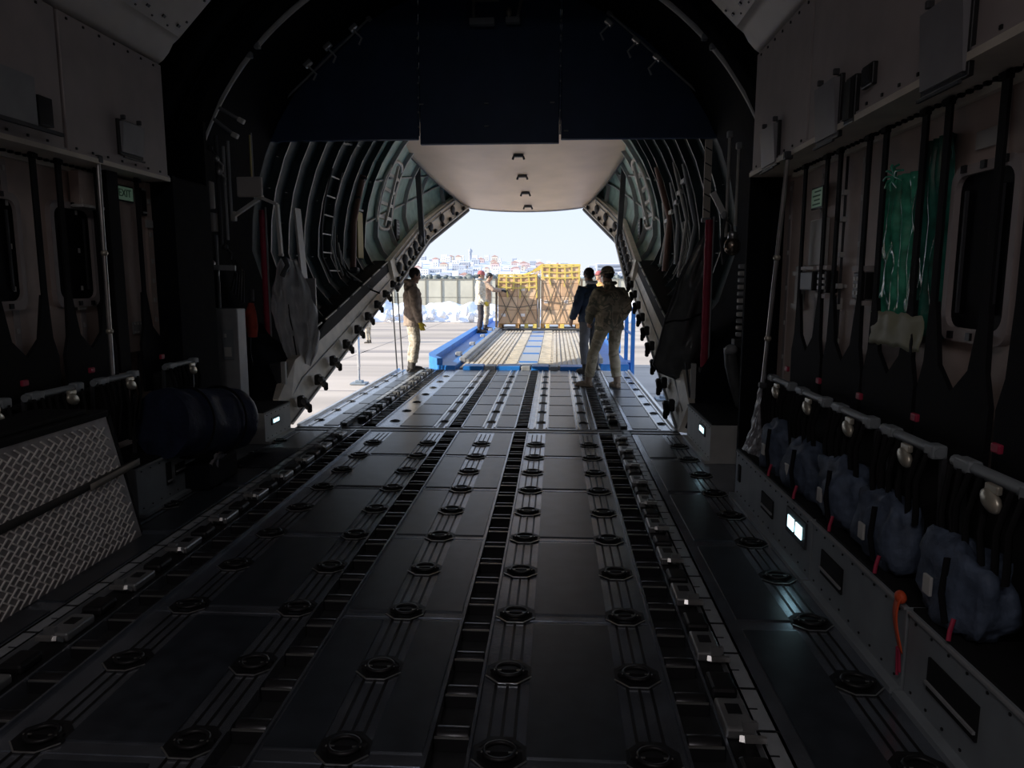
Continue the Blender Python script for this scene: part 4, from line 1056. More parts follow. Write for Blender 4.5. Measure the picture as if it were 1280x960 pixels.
t = thing('cable_bundle', (2.4, 6.9, .4), 'crumpled dark plastic-wrapped cable bundle hanging low in the right ramp bay', 'cable bundle')
m = MB(); m.tube([(2.36, 6.7, .95), (2.38, 6.68, .8), (2.42, 6.7, .62), (2.48, 6.7, .42), (2.56, 6.7, .36)], [.05, .06, .05, .045, .03], 10); m.build('wrap', M_BTARP, t)
m = MB(); m.ell((2.37, 6.66, .93), (.06, .05, .05)); m.ell((2.56, 6.68, .35), (.04, .04, .05)); m.build('connector', M_GREY, t)
# right-hand sill post
t = thing('sill_post', (2.2, 7.45, .1), 'pale upright post behind the right lit sill box', 'post')
m = MB(); m.box((2.20, 7.5, .48), (.05, .05, .46), bev=.006); m.build('post', M_LABEL, t)
m = MB(); m.bar((2.12, 7.5, .72), (2.18, 7.5, .3), .02); m.build('brace', M_DGREY, t)

# ramp support jacks and cables outside
def jack(x, y, ztop, label):
    t = thing('support_jack', (x, y, -1.7), label, 'jack')
    m = MB(); m.tube([(x, y, -1.62), (x, y, ztop)], .035, 8); m.build('leg', M_GREY, t)
    m = MB(); m.tube([(x, y, -1.2), (x, y, ztop-.3)], .05, 8); m.build('sleeve', M_ALU2, t)
    m = MB(); m.box((x, y, -1.665), (.5, .5, .05), bev=.015); m.box((x, y, -1.61), (.24, .24, .08), bev=.02); m.build('foot_plate', M_LOCK, t)
jack(-5.4, 22.4, .5, 'thin steel support post with square foot on the apron left of the ramp')
jack(3.8, 19.9, .3, 'steel support post with square foot on the apron right of the ramp')
for k, d in enumerate((0, .10)):
    tag(MB().tube([(-2.02+d, 12.35, 1.35), (-1.98+d, 12.45, .01)], .012, 6).build('ramp_cable', M_DGREY), ['outer', 'inner'][k]+' thin cable running from the left sill beam down to the ramp edge', 'cable', 'ramp cables')
# ================================================================== outside
M_APRON = mat('apron_concrete', (.50, .42, .34), .85, 0, .5, .26, .1, 30, stretch=(.12, .9, 1))
M_SNOW = mat('snow', (.82, .84, .88), .6, 0, 1.2, .12, .3, 6)
M_FENCE = mat('fence_concrete', (.50, .475, .385), .8, 0, .8, .12)
M_POST = mat('fence_post', (.22, .21, .17), .8)
GZ = -1.7
m = MB(); m.box((0, 47, GZ-.06), (240, 90, .12)); m.k = 1
for k in range(24):
    m.box((-58+5*k, 47, GZ+.0005), (.08, 90, .003))
for k in range(12): m.box((0, 8+6.5*k, GZ+.0007), (240, .10, .003))
struct(m.build('apron_ground', [M_APRON, mat('apron_joint', (.26, .22, .19), .9)]), 'sunlit tan concrete apron outside the aircraft')
m = MB()
for (x, y, w, d) in ((-9, 33, 9, 1.2), (-6, 41, 12, 1.0), (-12, 26, 6, .8), (8, 36, 9, 1.1), (10, 27, 7, .9), (-5, 48, 14, 1.4), (14, 45, 10, 1.2)):
    m.sheet(lambda u, v: V((x+w*(u-.5), y+d*(v-.5)*(1+.5*nz((u*5, 0, y), 1)), GZ+.002)), 8, 2)
tag(m.build('tyre_marks', mat('apron_stain', (.34, .29, .25), .9)), kind='stuff', label='darker streaks across the apron concrete')
# ploughed snow
m = MB()
def fn(u, v):
    x = lerp(-34, 30, u); 
    h = (1.35+.55*nz((x*.25, 1, 0), 1, 2)+.35*nz((x*.9, v*3, 1), 1, 3))*math.sin(PI*v)**.7
    return V((x, 57+7*v+.8*nz((x*.5, v*2, 2), 1, 4), GZ-.02+max(0, h)+.22*nz((x*1.8, v*9, 3), 1, 5)*math.sin(PI*v)))
m.sheet(fn, 320, 26)
rnd = random.Random(3)
for k in range(260):
    x = rnd.uniform(-30, 26); m.ell((x, rnd.uniform(56, 59), GZ+rnd.uniform(.05, 1.0)), [rnd.uniform(.12, .42) for _ in range(3)], 7, 5, Matrix.Rotation(rnd.uniform(0, 3), 3, 'Z'))
tag(m.build('snow_bank', M_SNOW), 'long lumpy bank of ploughed white snow in front of the concrete fence', 'snow', kind='stuff')
# concrete fence
t = thing('boundary_fence', (-3, 66, GZ), 'grey-green concrete panel fence with dark posts behind the snow bank', 'fence')
y = 66; px = -40
while px < 34:
    m = MB(); m.box((px+.725, y, GZ+1.7), (1.37, .08, 3.4)); m.k = 1; m.box((px+.725, y-.05, GZ+1.75), (1.37, .02, .05)); m.box((px+.725, y-.05, GZ+3.38), (1.39, .12, .08)); m.build('fence_panel', [M_FENCE, M_POST], t)
    m = MB(); m.box((px, y-.04, GZ+1.75), (.11, .14, 3.5)); m.build('post', M_POST, t)
    px += 1.45
# trees in front of the town
M_TREE = mat('winter_trees', (.16, .18, .17), .9, 0, 3, .4)
m = MB(); rnd = random.Random(5)
for k in range(900):
    x = rnd.uniform(-60, 45); m.ell((x, rnd.uniform(196, 214), GZ+rnd.uniform(.8, 4.4)), (rnd.uniform(.4, 1.1), .9, rnd.uniform(.5, 1.0)), 7, 5)
tag(m.build('tree_belt', M_TREE), 'dark grey-green belt of bare trees below the town', 'trees', kind='stuff')
# snowy hill with the town
def hill_z(x, y):
    r = max(0, min(1, (y-300)/330)); r = r*r*(3-2*r)
    top = interp([(-400, 12), (-150, 17), (-100, 21.5), (-50, 20), (0, 15), (40, 11), (90, 7), (200, 5)], x)
    return GZ+r*top+.8*nz((x*.02, y*.02, 0), 1, 6)*r
m = MB(); m.sheet(lambda u, v: V((lerp(-420, 300, u), lerp(92, 760, v), hill_z(lerp(-420, 300, u), lerp(92, 760, v))-.1)), 90, 60)
struct(m.build('hill', mat('snowy_hillside', (.66, .69, .75), .8, 0, .05, .22)), 'snowy hillside on the horizon under the town')
BM = [mat('town_wall_white', (.78, .78, .78), .8), mat('town_wall_cream', (.66, .58, .48), .8), mat('town_wall_grey', (.42, .45, .50), .8), mat('town_wall_pink', (.64, .50, .47), .8)]
M_ROOFR = mat('town_roof_hazed_red', (.50, .30, .25), .8); M_ROOFS = mat('town_roof_snow', (.8, .82, .86), .7); M_WIN = mat('town_window', (.16, .18, .22), .4)  # roof red muted to carry distance haze in its colour
rnd = random.Random(11)
KIND = [('small white snow-roofed town house on the hillside', 0, 1), ('small cream red-roofed town house on the hillside', 1, 0), ('small grey flat-topped town block on the hillside', 2, 1), ('small pink red-roofed town house on the hillside', 3, 0)]
n = 0; taken = []
while n < 170:
    y = rnd.uniform(300, 640); x = rnd.uniform(-.205*y-3, .125*y)
    if any(abs(x-a)<7 and abs(y-b)<7.6 for a, b in taken) or (abs(x+69)<8 and abs(y-600)<9) or (abs(x-39)<18 and abs(y-470)<10): continue
    taken.append((x, y)); z = hill_z(x, y)
    k = rnd.choices(range(4), [5, 1.6, 3, .9])[0]; lab, wi, rf = KIND[k]
    w, d, h = rnd.uniform(2.6, 6.5), rnd.uniform(4, 7), rnd.uniform(1.8, 4.4)
    t = thing('town_house', (x, y, z-.3), lab, 'house', lab.replace('small ', '').split(' on ')[0]+'s of the distant town')
    m = MB(); m.box((0, 0, h/2), (w, d, h)); m.k = 1
    for a in range(int(w/1.4)):
        for b in range(max(1, int(h/1.5))): m.box((-w/2+.9+1.4*a, -d/2-.02, .9+1.4*b), (.55, .06, .7))
    m.build('wall', [BM[wi], M_WIN], t, world=False)
    m = MB()
    if rf == 0: m.prism([(-w/2-.2, 0, h), (w/2+.2, 0, h), (0, 0, h+w*.22)], (0, -d/2-.2, 0), (0, d/2+.2, 0))
    else: m.box((0, 0, h+.12), (w+.3, d+.3, .24))
    m.build('roof', M_ROOFR if rf == 0 else M_ROOFS, t, world=False)
    n += 1
t = thing('water_tower', (-69, 600, 19), 'slim grey tower rising above the town skyline', 'tower')
m = MB(); m.lathe([(1.3, 0), (1.1, 6), (1.8, 6.5), (1.8, 8.2), (.4, 9.2), (.2, 10.5)], (-69, 600, 18.2), 'Z', 12); m.build('shaft', BM[2], t)
t = thing('office_block', (52, 480, 2), 'long grey-blue office block at the foot of the hill beside the cartons', 'building')
m = MB(); m.box((39, 470, 7.2), (24, 10, 9.5)); m.k = 1
for k in range(4): m.box((39, 464.9, 3.8+2.2*k), (23, .2, 1.0))
m.build('wall', [BM[2], M_WIN], t); m = MB(); m.box((39, 470, 12.1), (25, 11, .5)); m.build('roof', M_ROOFS, t)

# ------------------------------------------------------------------ cargo loader
DZ = .05; YA, YB = 12.72, 27.0
t = thing('cargo_loader', (.3, 13, GZ), 'blue cargo loader with pale slatted deck docked to the ramp', 'loader')
m = MB()
m.box((.33, (YA+YB)/2, DZ-.09), (2.5, YB-YA, .12)); m.k = 1
for x in (-.80, -.66, -.46, -.40, -.2, .78, .9, 1.02, 1.14, 1.26, 1.42): m.box((x, (YA+YB)/2, DZ-.027), (.022, YB-YA-.1, .012))
m.build('deck', [M_DECK, M_GUIDE], t)
for k in range(26):   # raised deck slats
    x = -.85+.09*k
    if -.16 < x < .72: continue
    m = MB(); m.box((x, (YA+YB)/2, DZ-.018), (.055, YB-YA-.15, .026)); m.build('deck_slat', M_DECK, t)
m = MB(); m.box((.28, (YA+YB)/2, DZ-.028), (.62, YB-YA-.2, .01)); m.k = 1; m.box((.28, (YA+YB)/2, DZ-.018), (.36, YB-YA-.6, .02)); m.build('centre_plate', [M_GUIDE, mat('pale_centre_plate', (.52, .56, .62), .45, .3)], t)
for k in range(34):
    y = YA+.35+.40*k
    m = MB()
    for x0, x1 in ((-.14, .08), (.48, .70)): pass
    for x0, x1 in ((-.14, .08), (.48, .70)): m = MB(); m.box(((x0+x1)/2, y, DZ-.008), (x1-x0, .17, .03), bev=.006); m.build('conveyor_roller', M_DECK, t)
    if k % 4 == 1: m = MB(); m.box((.28, y, DZ-.004), (.34, .12, .022)); m.build('blue_stop', M_BLUE, t)
# near edge bumper of blue blocks
m = MB(); m.box((.33, YA-.02, DZ-.16), (2.6, .12, .20), bev=.02); m.build('bumper', M_GUIDE, t)
for k, (x, w) in enumerate([(-.66, .36), (-.36, .18), (-.04, .42), (.27, .16), (.52, .30), (.76, .14), (1.12, .50)]):
    m = MB(); m.box((x, YA+.04, DZ-.045), (w, .36, .12), bev=.012); m.build('bumper_block', M_BLUE if k % 2 == 0 else M_GUIDE, t)
# left walkway
m = MB()
P = [(-1.50, YA+.35), (-1.30, YA-.05), (-.98, YA-.12), (-.98, YB), (-1.62, YB), (-1.62, YA+.9)]
m.prism([V((x, y, 0)) for x, y in P], (0, 0, DZ-.22), (0, 0, DZ+.02))
m.prism([V((x, y, 0)) for x, y in [(-1.52, YA+.36), (-1.31, YA-.06), (-1.22, YA+.02), (-1.42, YA+.45), (-1.52, YB), (-1.62, YB), (-1.62, YA+.9)]], (0, 0, DZ+.02), (0, 0, DZ+.14))
m.build('walkway', M_BLUE, t)
m = MB(); m.box((-.95, (YA+YB)/2+.3, DZ+.03), (.12, YB-YA-.8, .10), bev=.015); m.box((-.86, (YA+YB)/2+.3, DZ+.015), (.05, YB-YA-.8, .06)); m.build('side_guide', M_GUIDE, t)
for k in range(4): m = MB(); m.box((-1.14, YA+1.6+2.4*k, DZ+.05), (.12, .22, .09), bev=.02); m.build('guide_lock', M_GUIDE, t)
# right walkway with railing
m = MB(); m.box((1.93, (YA+YB)/2+.6, DZ-.16), (.55, YB-YA-1.2, .14), bev=.02); m.build('right_walkway', M_BLUE, t)
m = MB(); m.box((1.62, (YA+YB)/2+.3, DZ+.03), (.10, YB-YA-.8, .10), bev=.015); m.build('right_guide', M_GUIDE, t)
for k, y in enumerate((14.3, 15.6, 17.2, 19.0, 21.0)):
    m = MB(); m.bar((2.30, y, GZ+.5 if k < 2 else DZ-.2), (2.30, y, 1.0), .075 if k < 2 else .05); m.build('railing_post', M_BLUE, t)
m = MB(); m.bar((2.30, 14.3, 1.0), (2.30, 21, 1.0), .05); m.bar((2.30, 14.3, .5), (2.30, 21, .5), .04); m.build('handrail', M_BLUE, t)
m = MB(); m.box((2.25, 14.6, -.55), (.20, .5, 1.0), bev=.03); m.box((2.02, 14.25, -.35), (.40, .10, .30), bev=.02); m.build('control_stand', M_BLUE, t)
m = MB(); m.box((2.0, 14.19, -.14), (.16, .02, .14)); m.build('notice_plate', mat('pale_green_plate', (.50, .66, .60), .5), t)
m = MB(); m.box((2.36, 14.0, 1.02), (.10, .04, .34)); m.build('white_marker', M_WHITE, t)
# chassis and scissor
m = MB(); m.box((.3, 20, -.75), (2.2, 13, .5), bev=.05); m.build('chassis', M_BLUE, t)
for sx in (-.7, 1.3):
    m = MB(); m.bar((sx, 14, -1.3), (sx, 20, -.3), .16, .2); m.bar((sx, 20, -1.3), (sx, 14, -.3), .16, .2); m.build('scissor_arm', M_BLUE, t)
    for y in (15.5, 18.5, 23.5, 26): m = MB(); m.lathe([(.1, -.16), (.38, -.15), (.42, -.10), (.42, .10), (.38, .15), (.1, .16)], (sx, y, GZ+.42), 'X', 20); m.build('wheel', M_RUBBER, t)

# ------------------------------------------------------------------ pallet, cartons, net
PY = 22.2; PZ = DZ+.03
t = thing('aircraft_pallet', (.3, PY+1.1, DZ), 'flat aluminium aircraft pallet under the cartons on the loader deck', 'pallet')
m = MB(); m.box((.29, PY+1.1, PZ+.0), (2.72, 2.4, .055), bev=.012); m.build('sheet', M_ALU2, t)
m = MB(); m.box((.29, PY-.11, PZ), (2.72, .05, .06)); m.build('edge_rail', M_DGREY, t)
M_WOOD = mat('pallet_wood', (.46, .26, .10), .8, 0, 8, .25)
def wood_pallet(x0, x1, label):
    t = thing('wooden_pallet', ((x0+x1)/2, PY+.55, PZ+.03), label, 'pallet', 'wooden pallets under the cartons')
    w = x1-x0; z = PZ+.03
    m = MB()
    for k in range(6): m.box(((x0+x1)/2, PY+.07+.19*k, z+.128), (w, .13, .022))
    m.build('top_slat', M_WOOD, t)
    for x in (x0+.06, (x0+x1)/2, x1-.06): m = MB(); m.box((x, PY+.55, z+.06), (.11, 1.06, .11)); m.build('bearer', M_WOOD, t)
    m = MB(); m.box(((x0+x1)/2, PY+.55, z+.008), (w, .10, .016)); m.build('bottom_slat', M_WOOD, t)
wood_pallet(-.98, .22, 'wooden pallet under the lower stack of cartons')
wood_pallet(.33, 1.53, 'wooden pallet under the taller stack of cartons')
CB = [mat('carton_brown', (.70, .47, .29), .8, 0, 5, .10), mat('carton_tan', (.76, .54, .35), .8, 0, 5, .10), mat('carton_dark', (.62, .40, .24), .8, 0, 5, .12)]
M_TAPE = mat('carton_tape', (.70, .52, .30), .35); M_CLAB = mat('carton_label', (.86, .80, .76), .6)
Z0 = PZ+.03+.14
def carton(x0, x1, y0, y1, z0, z1, k, label, front=True):
    t = thing('carton', ((x0+x1)/2, (y0+y1)/2, z0), label, 'carton', 'brown cartons on the loader')
    g = .006; m = MB(); m.box(((x0+x1)/2, (y0+y1)/2, (z0+z1)/2), (x1-x0-g, y1-y0-g, z1-z0-g), bev=.012, rz=rnd.uniform(-.006, .006)); m.build('body', CB[k % 3], t)
    m = MB(); xm = (x0+x1)/2; m.box((xm, y0-.001, z1-.07), (.06, .006, .12)); m.box((xm, (y0+y1)/2, z1-.002), (.06, y1-y0-.02, .004)); m.box((xm, y0-.001, z0+.05), (.06, .006, .09)); m.build('tape', M_TAPE, t)
    if k % 2 == 0: m = MB(); m.box((lerp(x0, x1, .28), y0-.002, lerp(z0, z1, .62)), (.13, .006, .09)); m.build('paper_label', M_CLAB, t)
rnd = random.Random(2)
COLN = ['left', 'right']; ROW = ['bottom', 'second', 'third', 'fourth', 'top']
hL = [.42, .40, .36, .28]; hR = [.42, .40, .40, .34, .20]
for st, (xa, xb, hs) in enumerate(((-.97, .22, hL), (.34, 1.53, hR))):
    sn = 'lower' if st == 0 else 'taller'
    for c in range(2):
        z = Z0
        for r, h in enumerate(hs):
            x0, x1 = lerp(xa, xb, c/2), lerp(xa, xb, (c+1)/2)
            if st == 0 and r == 3 and c == 0: h -= .06
            rn = 'top' if r == len(hs)-1 else ROW[r]
            carton(x0, x1, PY, PY+.55, z, z+h, r+c*2+st, 'brown carton in the %s stack, %s row, %s column' % (sn, rn, COLN[c]))
            z += h
    m = None
    carton(xa, xb, PY+.56, PY+1.12, Z0, Z0+sum(hs)-.03, 2, 'large brown carton behind the front row of the %s stack' % sn)
HL, HR = Z0+sum(hL), Z0+sum(hR)
M_NETY = mat('net_yellow', (.72, .56, .14), .6); M_NETD = mat('net_dark', (.17, .13, .09), .75)
t = thing('cargo_net', (.28, PY, Z0), 'yellow and dark webbing cargo net lashed over the cartons', 'net')
def strap(P, w, name, mm, th=.012):
    m = MB()
    for a, b in zip(P, P[1:]): m.bar(a, b, th, w, up=(0, 1, 0)) if abs((V(b)-V(a)).y) > .5*(V(b)-V(a)).length else m.bar(a, b, w, th, up=(0, 1, 0))
    return m.build(name, mm, t)
yf = PY-.020
for (xa, xb, H) in ((-.97, .22, HL), (.34, 1.53, HR)):
    nvert = 6
    for k in range(nvert):
        x = lerp(xa+.04, xb-.04, k/(nvert-1)); zb = H-(.45 if k % 2 == 0 else .62)+rnd.uniform(-.08, .05)
        strap([(x, PY+.9, H+.015), (x, yf, H+.015), (x+rnd.uniform(-.03, .03), yf-.002, lerp(H, zb, .5)), (x+rnd.uniform(-.05, .05), yf-.004, zb)], .045, 'yellow_webbing', M_NETY)
    for k in range(3):
        z = H-.03-.16*k; strap([(xa, yf-.004, z), (lerp(xa, xb, .5), yf-.008, z-.03), (xb, yf-.004, z+rnd.uniform(-.03, .02))], .04, 'yellow_cross_webbing', M_NETY)
    for k in range(3):
        y = PY+.1+.3*k; strap([(xa, y, H+.02), (xb, y, H+.02)], .045, 'yellow_top_webbing', M_NETY)
    # dark diagonal lattice over the lower rows
    zt, zb_ = H-.42, Z0+.02
    for k in range(4):
        x = lerp(xa, xb, k/3); x2 = lerp(xa, xb, min(1, max(0, (k+1.3)/3))); x3 = lerp(xa, xb, min(1, max(0, (k-1.3)/3)))
        if k < 3: strap([(x, yf-.003, zb_), ((x+x2)/2+.02, yf-.008, (zb_+zt)/2-.04), (x2, yf-.003, zt)], .024, 'dark_webbing', M_NETD)
        if k > 0: strap([(x, yf-.012, zb_), ((x+x3)/2, yf-.016, (zb_+zt)/2+.05), (x3, yf-.012, zt)], .024, 'dark_webbing', M_NETD)
    strap([(xa, yf-.016, lerp(zb_, zt, .52)), (lerp(xa, xb, .5), yf-.018, lerp(zb_, zt, .46)), (xb, yf-.016, lerp(zb_, zt, .55))], .024, 'dark_webbing', M_NETD)
for x in (-1.02, .28, 1.56): strap([(x, yf, PZ+.05), (x+.01, yf-.006, HL-.1)], .07, 'dark_upright', M_NETD)
for k in range(5):   # slack net heaped between the two heights
    strap([(-.2+.12*k, PY+.1+.1*k, HL+.02), (.05+.1*k, PY+.05, HL+.10+.02*k), (.36+.03*k, PY+.1, HR+.02)], .05, 'yellow_webbing', M_NETY)
for x in (-.1, .16, .55, 1.0): m = MB(); m.box((x, yf-.01, PZ+.10), (.12, .03, .13), bev=.01); m.build('yellow_hook', M_NETY, t)
# ================================================================== people
M_SKIN = mat('skin', (.46, .27, .19), .55, 0, 12, .1); M_HAIR = mat('dark_hair', (.018, .014, .012), .6); M_EYE = mat('eye', (.03, .02, .02), .2)
CAMO_D = camo('woodland_camo', [(0.188, 0.175, 0.131), (0.338, 0.288, 0.206), (0.500, 0.413, 0.300), (0.237, 0.225, 0.163), (0.625, 0.525, 0.375)], 5)
CAMO_T = camo('tan_camo', [(.42, .37, .29), (.33, .28, .21), (.52, .46, .37), (.37, .33, .26), (.56, .51, .43)], 9)
CAMO_L = camo('cream_camo', [(.62, .56, .44), (.48, .42, .32), (.70, .65, .54), (.56, .50, .40), (.72, .68, .58)], 9)
M_BRN = mat('brown_jacket_cloth', (.31, .24, .19), .85, 0, 14, .3)
M_NVJ = mat('navy_jacket_cloth', (.025, .045, .085), .75, 0, 14, .3)
M_DTR = mat('dark_trouser_cloth', (.05, .042, .045), .85)
M_GTR = mat('grey_trouser_cloth', (.13, .13, .14), .85, 0, 10, .2)
M_BOOTB = mat('dark_boot', (.035, .028, .022), .7); M_BOOTT = mat('tan_boot', (.30, .215, .145), .75, 0, 12, .2)
M_GLOVE = mat('yellow_glove', (.62, .46, .04), .7); M_GLOVEB = mat('black_glove', (.02, .02, .022), .7)
M_CAPR = mat('red_cap', (.42, .12, .12), .8); M_VESTY = mat('yellow_vest', (.80, .66, .28), .7); M_CAPD = mat('dark_cap', (.03, .03, .028), .8)
M_COATB = mat('light_brown_coat', (.46, .33, .24), .85, 0, 12, .15); M_SHIRT = mat('orange_shirt', (.65, .36, .12), .8)

def fuse(m, voxel, wr=0., seed=0, smooth=2, scale=14):
    """voxel-fuse a set of overlapping closed tubes into one continuous skin"""
    me = m.mesh('tmp', M_SKIN); o = bpy.data.objects.new('tmp', me); COL.objects.link(o)
    md = o.modifiers.new('r', 'REMESH'); md.mode = 'VOXEL'; md.voxel_size = voxel; md.use_smooth_shade = True
    if smooth:
        sm = o.modifiers.new('s', 'SMOOTH'); sm.iterations = smooth; sm.factor = .5
    dg = bpy.context.evaluated_depsgraph_get(); dg.update()
    out = bpy.data.meshes.new_from_object(o.evaluated_get(dg), depsgraph=dg)
    bpy.data.objects.remove(o)
    if wr:
        out.update(); ns = [v.normal.copy() for v in out.vertices]
        for v, n in zip(out.vertices, ns):
            p = v.co; d = nz((p.x*1.0, p.y, p.z*1.7), scale, seed)*.6+nz((p.x+p.z*.6, p.y, p.z*.8-p.x*.5), scale*.55, seed+3)
            v.co = p+n*(d*wr)
        out.update()
    out.materials.clear()
    for p in out.polygons: p.use_smooth = True
    return out
def link(me, name, mt, parent):
    me.name = name; me.materials.append(mt)
    o = bpy.data.objects.new(name, me); COL.objects.link(o); o.parent = parent
    return o

def hand(m, wrist, fore, palm_n, thumb_side, curl=.45, s=1.):
    """palm, four fingers of unequal length and a side thumb; fore = direction of the fingers"""
    w = V(wrist); f = V(fore).normalized(); n = V(palm_n); n = (n-f*n.dot(f)).normalized(); sd = f.cross(n)*thumb_side
    P = lambda a, b, c: w+(f*a+sd*b+n*c)*s
    m.tube([P(-.03, 0, 0), P(.01, 0, 0), P(.05, 0, .0), P(.092, 0, .0)], [.026*s, .030*s, .038*s, .036*s], 10, flat=.5, up=n)
    for k, (b, L) in enumerate([(.028, .070), (.009, .080), (-.010, .074), (-.028, .058)]):
        c = curl*(1+.12*k); a0 = P(.085, b, 0); pts = [P(.06, b, 0), a0]; ang = c*.6; p = a0
        for q in (.42, .32, .26):
            p = p+(f*math.cos(ang)+n*math.sin(ang))*L*q*s; pts.append(p); ang += c
        m.tube(pts, [.0095*s, .0098*s, .009*s, .0085*s, .0065*s], 7)
    m.tube([P(.015, .024, .004), P(.042, .046, .012), P(.066, .055, .022), P(.084, .052, .034)], [.013*s, .012*s, .0105*s, .008*s], 7)

def person(loc, heading, label, J, jacket, trousers, boots, glove=None, hair=M_HAIR, cap=None, hood=False, vox=.010, scale=1., vest=None, bulk=1., collar=None, seed=0, coat_len=.82, group=None):
    """J: joint dictionary in local metres: facing +Y, +X the person's right"""
    t = thing('person', loc, label, 'person', group, rz=heading); t.scale = (scale,)*3
    D = dict(hipL=(-.095, 0, .92), hipR=(.095, 0, .92), kneeL=(-.10, .015, .50), kneeR=(.10, .015, .50), ankL=(-.105, -.03, .10), ankR=(.105, -.03, .10),
             toeL=(-.12, .17, .03), toeR=(.12, .17, .03), pelvis=(0, 0, .96), waist=(0, .01, 1.10), chest=(0, .0, 1.30), neck=(0, -.02, 1.48), head=(0, .02, 1.635),
             shL=(-.185, -.01, 1.42), shR=(.185, -.01, 1.42), elL=(-.255, -.04, 1.14), elR=(.255, -.04, 1.14), wrL=(-.25, .05, .90), wrR=(.25, .05, .90), hturn=0., htilt=0., curl=.5)
    D.update(J); G = {k: V(v) if isinstance(v, tuple) else v for k, v in D.items()}
    HR_ = Matrix.Rotation(G['hturn'], 3, 'Z') @ Matrix.Rotation(G['htilt'], 3, 'X'); hc = G['head']
    H = lambda x, y, z: hc+HR_ @ V((x, y, z))
    # ---- continuous body
    b = MB()
    b.tube([G['pelvis']+V((0, 0, -.06)), G['pelvis'], G['waist'], G['chest'], G['neck']+V((0, 0, -.04))], [(.15, .10), (.165, .115), (.145, .10), (.175, .115), (.11, .075)], 16, up=(0, 1, 0))
    b.tube([G['neck']+V((0, 0, -.08)), G['neck'], hc+V((0, -.01, -.04))], [.07, .058, .055], 12)
    b.ell(hc+HR_ @ V((0, -.008, .035)), (.076, .094, .088), 18, 12, HR_); b.ell(H(0, .018, -.045), (.058, .070, .072), 16, 10, HR_)
    b.ell(H(0, .088, -.012), (.013, .022, .018), 8, 6, HR_); b.tube([H(0, .078, .028), H(0, .092, -.008)], [.008, .011], 6)
    b.ell(H(0, .076, -.062), (.024, .012, .010), 8, 6, HR_); b.ell(H(0, .066, -.098), (.026, .022, .018), 8, 6, HR_)
    b.ell(H(-.028, .072, .035), (.026, .012, .008), 8, 5, HR_); b.ell(H(.028, .072, .035), (.026, .012, .008), 8, 5, HR_)
    for s in (-1, 1): b.ell(H(s*.078, -.008, -.005), (.010, .020, .032), 8, 6, HR_)
    for s in 'LR':
        sh, el, wr = G['sh'+s], G['el'+s], G['wr'+s]; hp, kn, an, to = G['hip'+s], G['knee'+s], G['ank'+s], G['toe'+s]
        b.tube([lerp(G['chest']+V((0, 0, .10)), sh, .55), sh, lerp(sh, el, .5), el, lerp(el, wr, .35), wr], [.055, .058, .047, .040, .040, .027], 10)
        b.tube([hp+V((0, 0, .05)), hp, lerp(hp, kn, .5), kn, lerp(kn, an, .35), an], [.085, .088, .072, .056, .056, .038], 10)
        b.tube([an+V((0, -.03, -.03)), an+V((0, .03, -.045)), to], [.04, .042, .034], 8)
        sg = -1 if s == 'L' else 1
        fd = (wr-el).normalized(); pn = V(G.get('palm'+s, V((-sg*1.0, .25, 0))))
        ts = -1 if fd.cross(pn-fd*pn.dot(fd)).y < 0 else 1
        if glove is None: hand(b, wr, fd, pn, ts, G['curl'])
    body = link(fuse(b, min(vox, .0075)), 'body', M_SKIN, t)
    for s in (-1, 1):
        e = MB(); e.ell(H(s*.030, .078, .020), (.012, .008, .008), 8, 6, HR_); o = e.build('eye', M_EYE, t, world=False)
    # ---- trousers
    m = MB(); m.tube([G['pelvis']+V((0, 0, .12)), G['pelvis']+V((0, 0, .02)), G['pelvis']+V((0, 0, -.09))], [(.16*bulk, .118*bulk), (.175*bulk, .13*bulk), (.15, .11)], 16, up=(0, 1, 0))
    for s in 'LR':
        hp, kn, an = G['hip'+s], G['knee'+s], G['ank'+s]
        m.tube([hp+V((0, 0, .05)), hp+V((0, 0, -.03)), lerp(hp, kn, .5), kn+V((0, .005, 0)), lerp(kn, an, .45), lerp(kn, an, .85)], [.095, .102, .091, .079, .077, .070], 14)
    link(fuse(m, vox, .009, seed+1), 'trousers', trousers, t)
    # ---- boots
    for s in 'LR':
        an, to, kn = G['ank'+s], G['toe'+s], G['knee'+s]; m = MB()
        d = V((to.x-an.x, to.y-an.y, 0)).normalized(); q = V((an.x, an.y, an.z-.10))
        m.tube([lerp(an, kn, .33), an+V((0, 0, .03)), an+V((0, 0, -.04))], [.056, .052, .053], 12)
        m.tube([q-d*.055+V((0, 0, .045)), q+d*.03+V((0, 0, .052)), q+d*.13+V((0, 0, .042)), q+d*.205+V((0, 0, .032))], [(.040, .042), (.044, .048), (.050, .038), (.038, .028)], 12, up=(0, 0, 1))
        m.tube([q-d*.075+V((0, 0, .012)), q+d*.08+V((0, 0, .012)), q+d*.225+V((0, 0, .012))], [(.036, .014), (.050, .014), (.040, .014)], 12, up=(0, 0, 1))
        link(fuse(m, .008), 'boot', boots, t)
    # ---- jacket
    m = MB(); bl = bulk
    ch = G['chest']; hem = V((G['pelvis'].x, G['pelvis'].y, coat_len))
    m.tube([hem, lerp(hem, G['waist'], .4), G['waist'], lerp(G['waist'], ch, .6), ch+V((0, 0, .04)), ch+V((0, -.005, .11)), G['neck']+V((0, 0, -.03)), G['neck']+V((0, .0, .02))],
           [(.195*bl, .145*bl), (.20*bl, .15*bl), (.185*bl, .14*bl), (.20*bl, .148*bl), (.200*bl, .14*bl), (.155*bl, .12*bl), (.095, .09), (.080, .082)], 18, up=(0, 1, 0))
